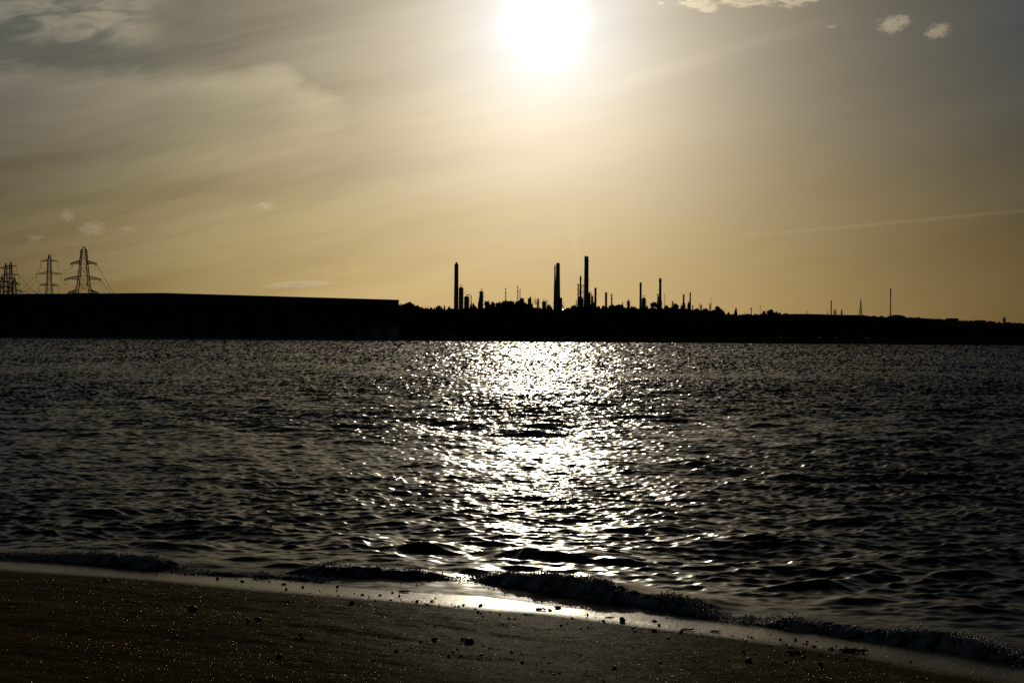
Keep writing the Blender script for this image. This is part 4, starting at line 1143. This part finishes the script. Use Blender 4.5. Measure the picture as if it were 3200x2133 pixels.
th_ = g.uniform(0, 6.28, n); ca, sa = np.cos(th_), np.sin(th_)
v = OV[None] * g.uniform(.6, 1.3, (n, 6, 3)) * sz * np.array([1.2, 1, .8])
vx = v[..., 0] * ca[:, None] - v[..., 1] * sa[:, None]; vy = v[..., 0] * sa[:, None] + v[..., 1] * ca[:, None]
v = np.stack([vx + cx[:, None], vy + cy[:, None], v[..., 2] + cz[:, None] + .0004], -1).reshape(-1, 3)
f = (OF[None] + (np.arange(n) * 6)[:, None, None]).reshape(-1, 3)
tag(np_mesh('shingle', v, f, mg, False), 'fine wet grit strewn over the sand', kind='stuff')
# foam bubbles and drops on the breaking edges
mf = bpy.data.materials.new('sea_foam'); mf.use_nodes = True
b = mf.node_tree.nodes['Principled BSDF']; b.inputs['Base Color'].default_value = (.6, .56, .48, 1); b.inputs['Roughness'].default_value = .25
tr = mf.node_tree.nodes.new('ShaderNodeBsdfTranslucent'); tr.inputs[0].default_value = (.8, .8, .75, 1)
ms = mf.node_tree.nodes.new('ShaderNodeMixShader'); ms.inputs[0].default_value = .35
mf.node_tree.links.new(b.outputs[0], ms.inputs[1]); mf.node_tree.links.new(tr.outputs[0], ms.inputs[2]); mf.node_tree.links.new(ms.outputs[0], mf.node_tree.nodes['Material Output'].inputs[0])
V1, F1 = ico(1)
vs, fs, nv = [], [], 0
for (k, cnt) in ((0, 5200), (1, 4200), (8, 3200), (13, 1200), (14, 1500)):
    pts, H, wf, wb, fo = RIDGES[k]
    gp = [ground(*p) for p in pts]
    ss = np.array([sea_e(p.x, p.y)[0] for p in gp])
    s = g.uniform(ss[0], ss[-1], cnt)
    lump = smooth(fbm(s * 7, s * 0, 3, 700 + k), -.5, .5)
    u = np.where(g.uniform(0, 1, cnt) < .5, -.03 + (wf + .10) * g.uniform(0, 1, cnt) ** .8, wf + g.normal(0, .035, cnt))
    e = foot_of(k, s) + u
    z = ridge_h(k, s, e) + (g.uniform(-.004, .010, cnt) + .02 * g.uniform(0, 1, cnt) ** 4) * (0.4 + lump)
    x = P0.x + s * SX + (e + shore_c(s)) * NX; y = P0.y + s * SY + (e + shore_c(s)) * NY
    ok = g.uniform(0, 1, cnt) < .15 + .85 * lump
    x, y, z = x[ok], y[ok], np.maximum(z[ok], -.01)
    r = 0.0013 + .0050 * g.uniform(0, 1, len(x)) ** 2.5
    vs.append((V1[None] * r[:, None, None] + np.stack([x, y, z], -1)[:, None]).reshape(-1, 3))
    fs.append((F1[None] + (np.arange(len(x)) * len(V1))[:, None, None] + nv).reshape(-1, 3)); nv += len(x) * len(V1)
tag(np_mesh('sea_foam', np.concatenate(vs), np.concatenate(fs), mf, True), 'foam and drops along the breaking edges of the small waves', kind='stuff')

# ------------------------------------------------------------------ steam, smoke and small clouds
def vol_mat(name, dens, col, g_, stretch=(1, 1, 1), nscale=1.4, lo=.30, hi=.62, fall=1.0, fade=None):
    m = bpy.data.materials.new(name); m.use_nodes = True; nt = m.node_tree; nt.nodes.clear(); Nd.nt = nt
    o = nt.nodes.new('ShaderNodeOutputMaterial'); p = nt.nodes.new('ShaderNodeVolumePrincipled')
    p.inputs['Color'].default_value = (*col, 1); p.inputs['Anisotropy'].default_value = g_
    tc = nt.nodes.new('ShaderNodeTexCoord'); oi = nt.nodes.new('ShaderNodeObjectInfo')
    mp = nt.nodes.new('ShaderNodeMapping'); mp.inputs['Scale'].default_value = stretch
    nt.links.new(tc.outputs['Object'], mp.inputs['Vector'])
    off = nt.nodes.new('ShaderNodeVectorMath'); off.operation = 'ADD'
    nt.links.new(mp.outputs[0], off.inputs[0]); nt.links.new(nvec(Nd(oi.outputs['Random']) * 50, 0, Nd(oi.outputs['Random']) * 23).s, off.inputs[1])
    nz = noise(Nd(off.outputs[0]), nscale, 6, .6)
    ln = nt.nodes.new('ShaderNodeVectorMath'); ln.operation = 'LENGTH'; nt.links.new(tc.outputs['Object'], ln.inputs[0])
    q = (1.0 - Nd(ln.outputs['Value'])) * fall
    if fade:
        sp = nt.nodes.new('ShaderNodeSeparateXYZ'); nt.links.new(tc.outputs['Object'], sp.inputs[0])
        zz = Nd(sp.outputs[2]); xx, yy = Nd(sp.outputs[0]), Nd(sp.outputs[1])
        d = sstep(nz, .25, .75) * fade(zz, xx, yy) * dens
    else:
        d = sstep((nz - .5) * 1.35 + q * .62, lo, hi) * dens
    nt.links.new(d.s, p.inputs['Density']); nt.links.new(p.outputs[0], o.inputs['Volume'])
    return m
CLOUD_M = vol_mat('cloud_vapour', .034, (1, .97, .92), .86, (1, 1, 1.1), 2.3, .14, .62)
CLOUD_T = vol_mat('thin_cloud_vapour', .032, (1, .97, .92), .86, (1, 1, 1.3), 2.1, .12, .60)
V3, F3 = ico(3)
_c = np_mesh('cloud', V3, F3, CLOUD_M); CL_ME = _c.data; bpy.data.objects.remove(_c)
CL_MT = CL_ME.copy(); CL_MT.materials[0] = CLOUD_T
CYD = 9000.0
def cloud(px, py, w, h, lab, tilt=0.0, thin=False):
    o = bpy.data.objects.new('cloud', CL_MT if thin else CL_ME); COL.objects.link(o)
    o.location = at(px, py, CYD); o.scale = (pxw(w, CYD) * .62, pxw(max(w * .5, h) if not thin else max(w * .28, h), CYD) * .5, pxw(h, CYD) * .68)
    o.rotation_euler = (0, math.radians(-tilt), 0)
    return tag(o, lab, 'cloud', 'small clouds')
cloud(2795, 75, 115, 58, 'bigger of two small warm clouds high on the right', 16)
cloud(2932, 98, 98, 48, 'smaller and lower of two small warm clouds high on the right', 18)
cloud(2180, 8, 130, 40, 'left part of the ragged cloud bank cut by the top edge'); cloud(2330, 2, 200, 42, 'middle of the ragged cloud bank cut by the top edge'); cloud(2480, 0, 150, 44, 'right part of the ragged cloud bank cut by the top edge')
cloud(2216, 30, 74, 24, 'flat scrap of cloud hanging below the bank at the top edge', 4)
cloud(2066, 10, 30, 15, 'tiny scrap of cloud left of the bank at the top edge', 6)
cloud(2600, 84, 44, 12, 'thin sliver of cloud between the top bank and the right pair', 8, True)
cloud(211, 672, 50, 40, 'small peaked cloud, uppermost of four above the pylons', -20, True)
cloud(284, 712, 92, 52, 'biggest of four small clouds above the pylons', 0, True)
cloud(112, 743, 76, 26, 'low flat cloud, leftmost of four above the pylons', 8, True)
cloud(398, 715, 58, 18, 'small flat cloud, rightmost of four above the pylons', -4, True)
cloud(828, 642, 78, 28, 'faint fluffy cloud alone between the pylons and the sun', 4, True)
cloud(930, 888, 240, 22, 'long low cloud streak over the right end of the shed', 4, True)
# plume of the thin chimney: a leaning, widening column of steam
top = at(1812.5, 862, RY)
pl = [(1812.8, 861.5, 4.2), (1810, 845, 8), (1804, 815, 17), (1798, 780, 24), (1792, 740, 30), (1784, 700, 38), (1774, 650, 46), (1764, 610, 50)]
mb = MB(); mb.tube([at(a, b_, RY) - top for a, b_, _ in pl], [pxw(w, RY) / 2 for _, _, w in pl], 14)
PH_ = (at(0, 610, RY) - at(0, 862, RY)).z
mpl = vol_mat('steam_plume', .013, (1, .97, .92), .88, (1, 1, .5), .07, fade=lambda z, x, y: nexp(-(z / PH_) * 2.2) * sstep(-z, -PH_, -PH_ * .55))
tag(mb.build('steam_plume', mpl, loc=top), 'faint steam plume leaning left from the thin chimney', 'steam')
def puff(px, py, w, h, m, lab, tilt=0, Y=RY - 15):
    o = bpy.data.objects.new('steam_puff', None) if False else np_mesh('steam_puff', V3, F3, m)
    o.location = at(px, py, Y); o.scale = (pxw(w, Y) * .6, pxw(min(w, h), Y) * .6, pxw(h, Y) * .6); o.rotation_euler = (0, math.radians(-tilt), 0)
    return tag(o, lab, 'steam')
DARKP = vol_mat('dark_steam', .16, (.62, .60, .58), .3, (1, 1, 1), 1.6, .08, .45)
BRIGHTP = vol_mat('bright_steam', .022, (1, .97, .92), .86, (1, 1, 1), 1.8, .10, .50)
puff(1676, 944, 19, 32, DARKP, 'dark grey steam puff billowing beside a narrow column', 18)
puff(1689, 925, 24, 13, BRIGHTP, 'bright steam drifting just above the dark puff', 25)
puff(1641, 916, 10, 10, BRIGHTP, 'small bright steam puff right of the pencil-thin stack')
puff(1790, 904, 28, 10, BRIGHTP, 'bright steam streak rising left beside the thin ringed column', -52)
puff(1523, 913, 6, 14, BRIGHTP, 'very faint steam wisp right of the lone ringed column')
puff(1881, 948, 8, 14, BRIGHTP, 'very faint steam wisp left of the round-topped chimney')
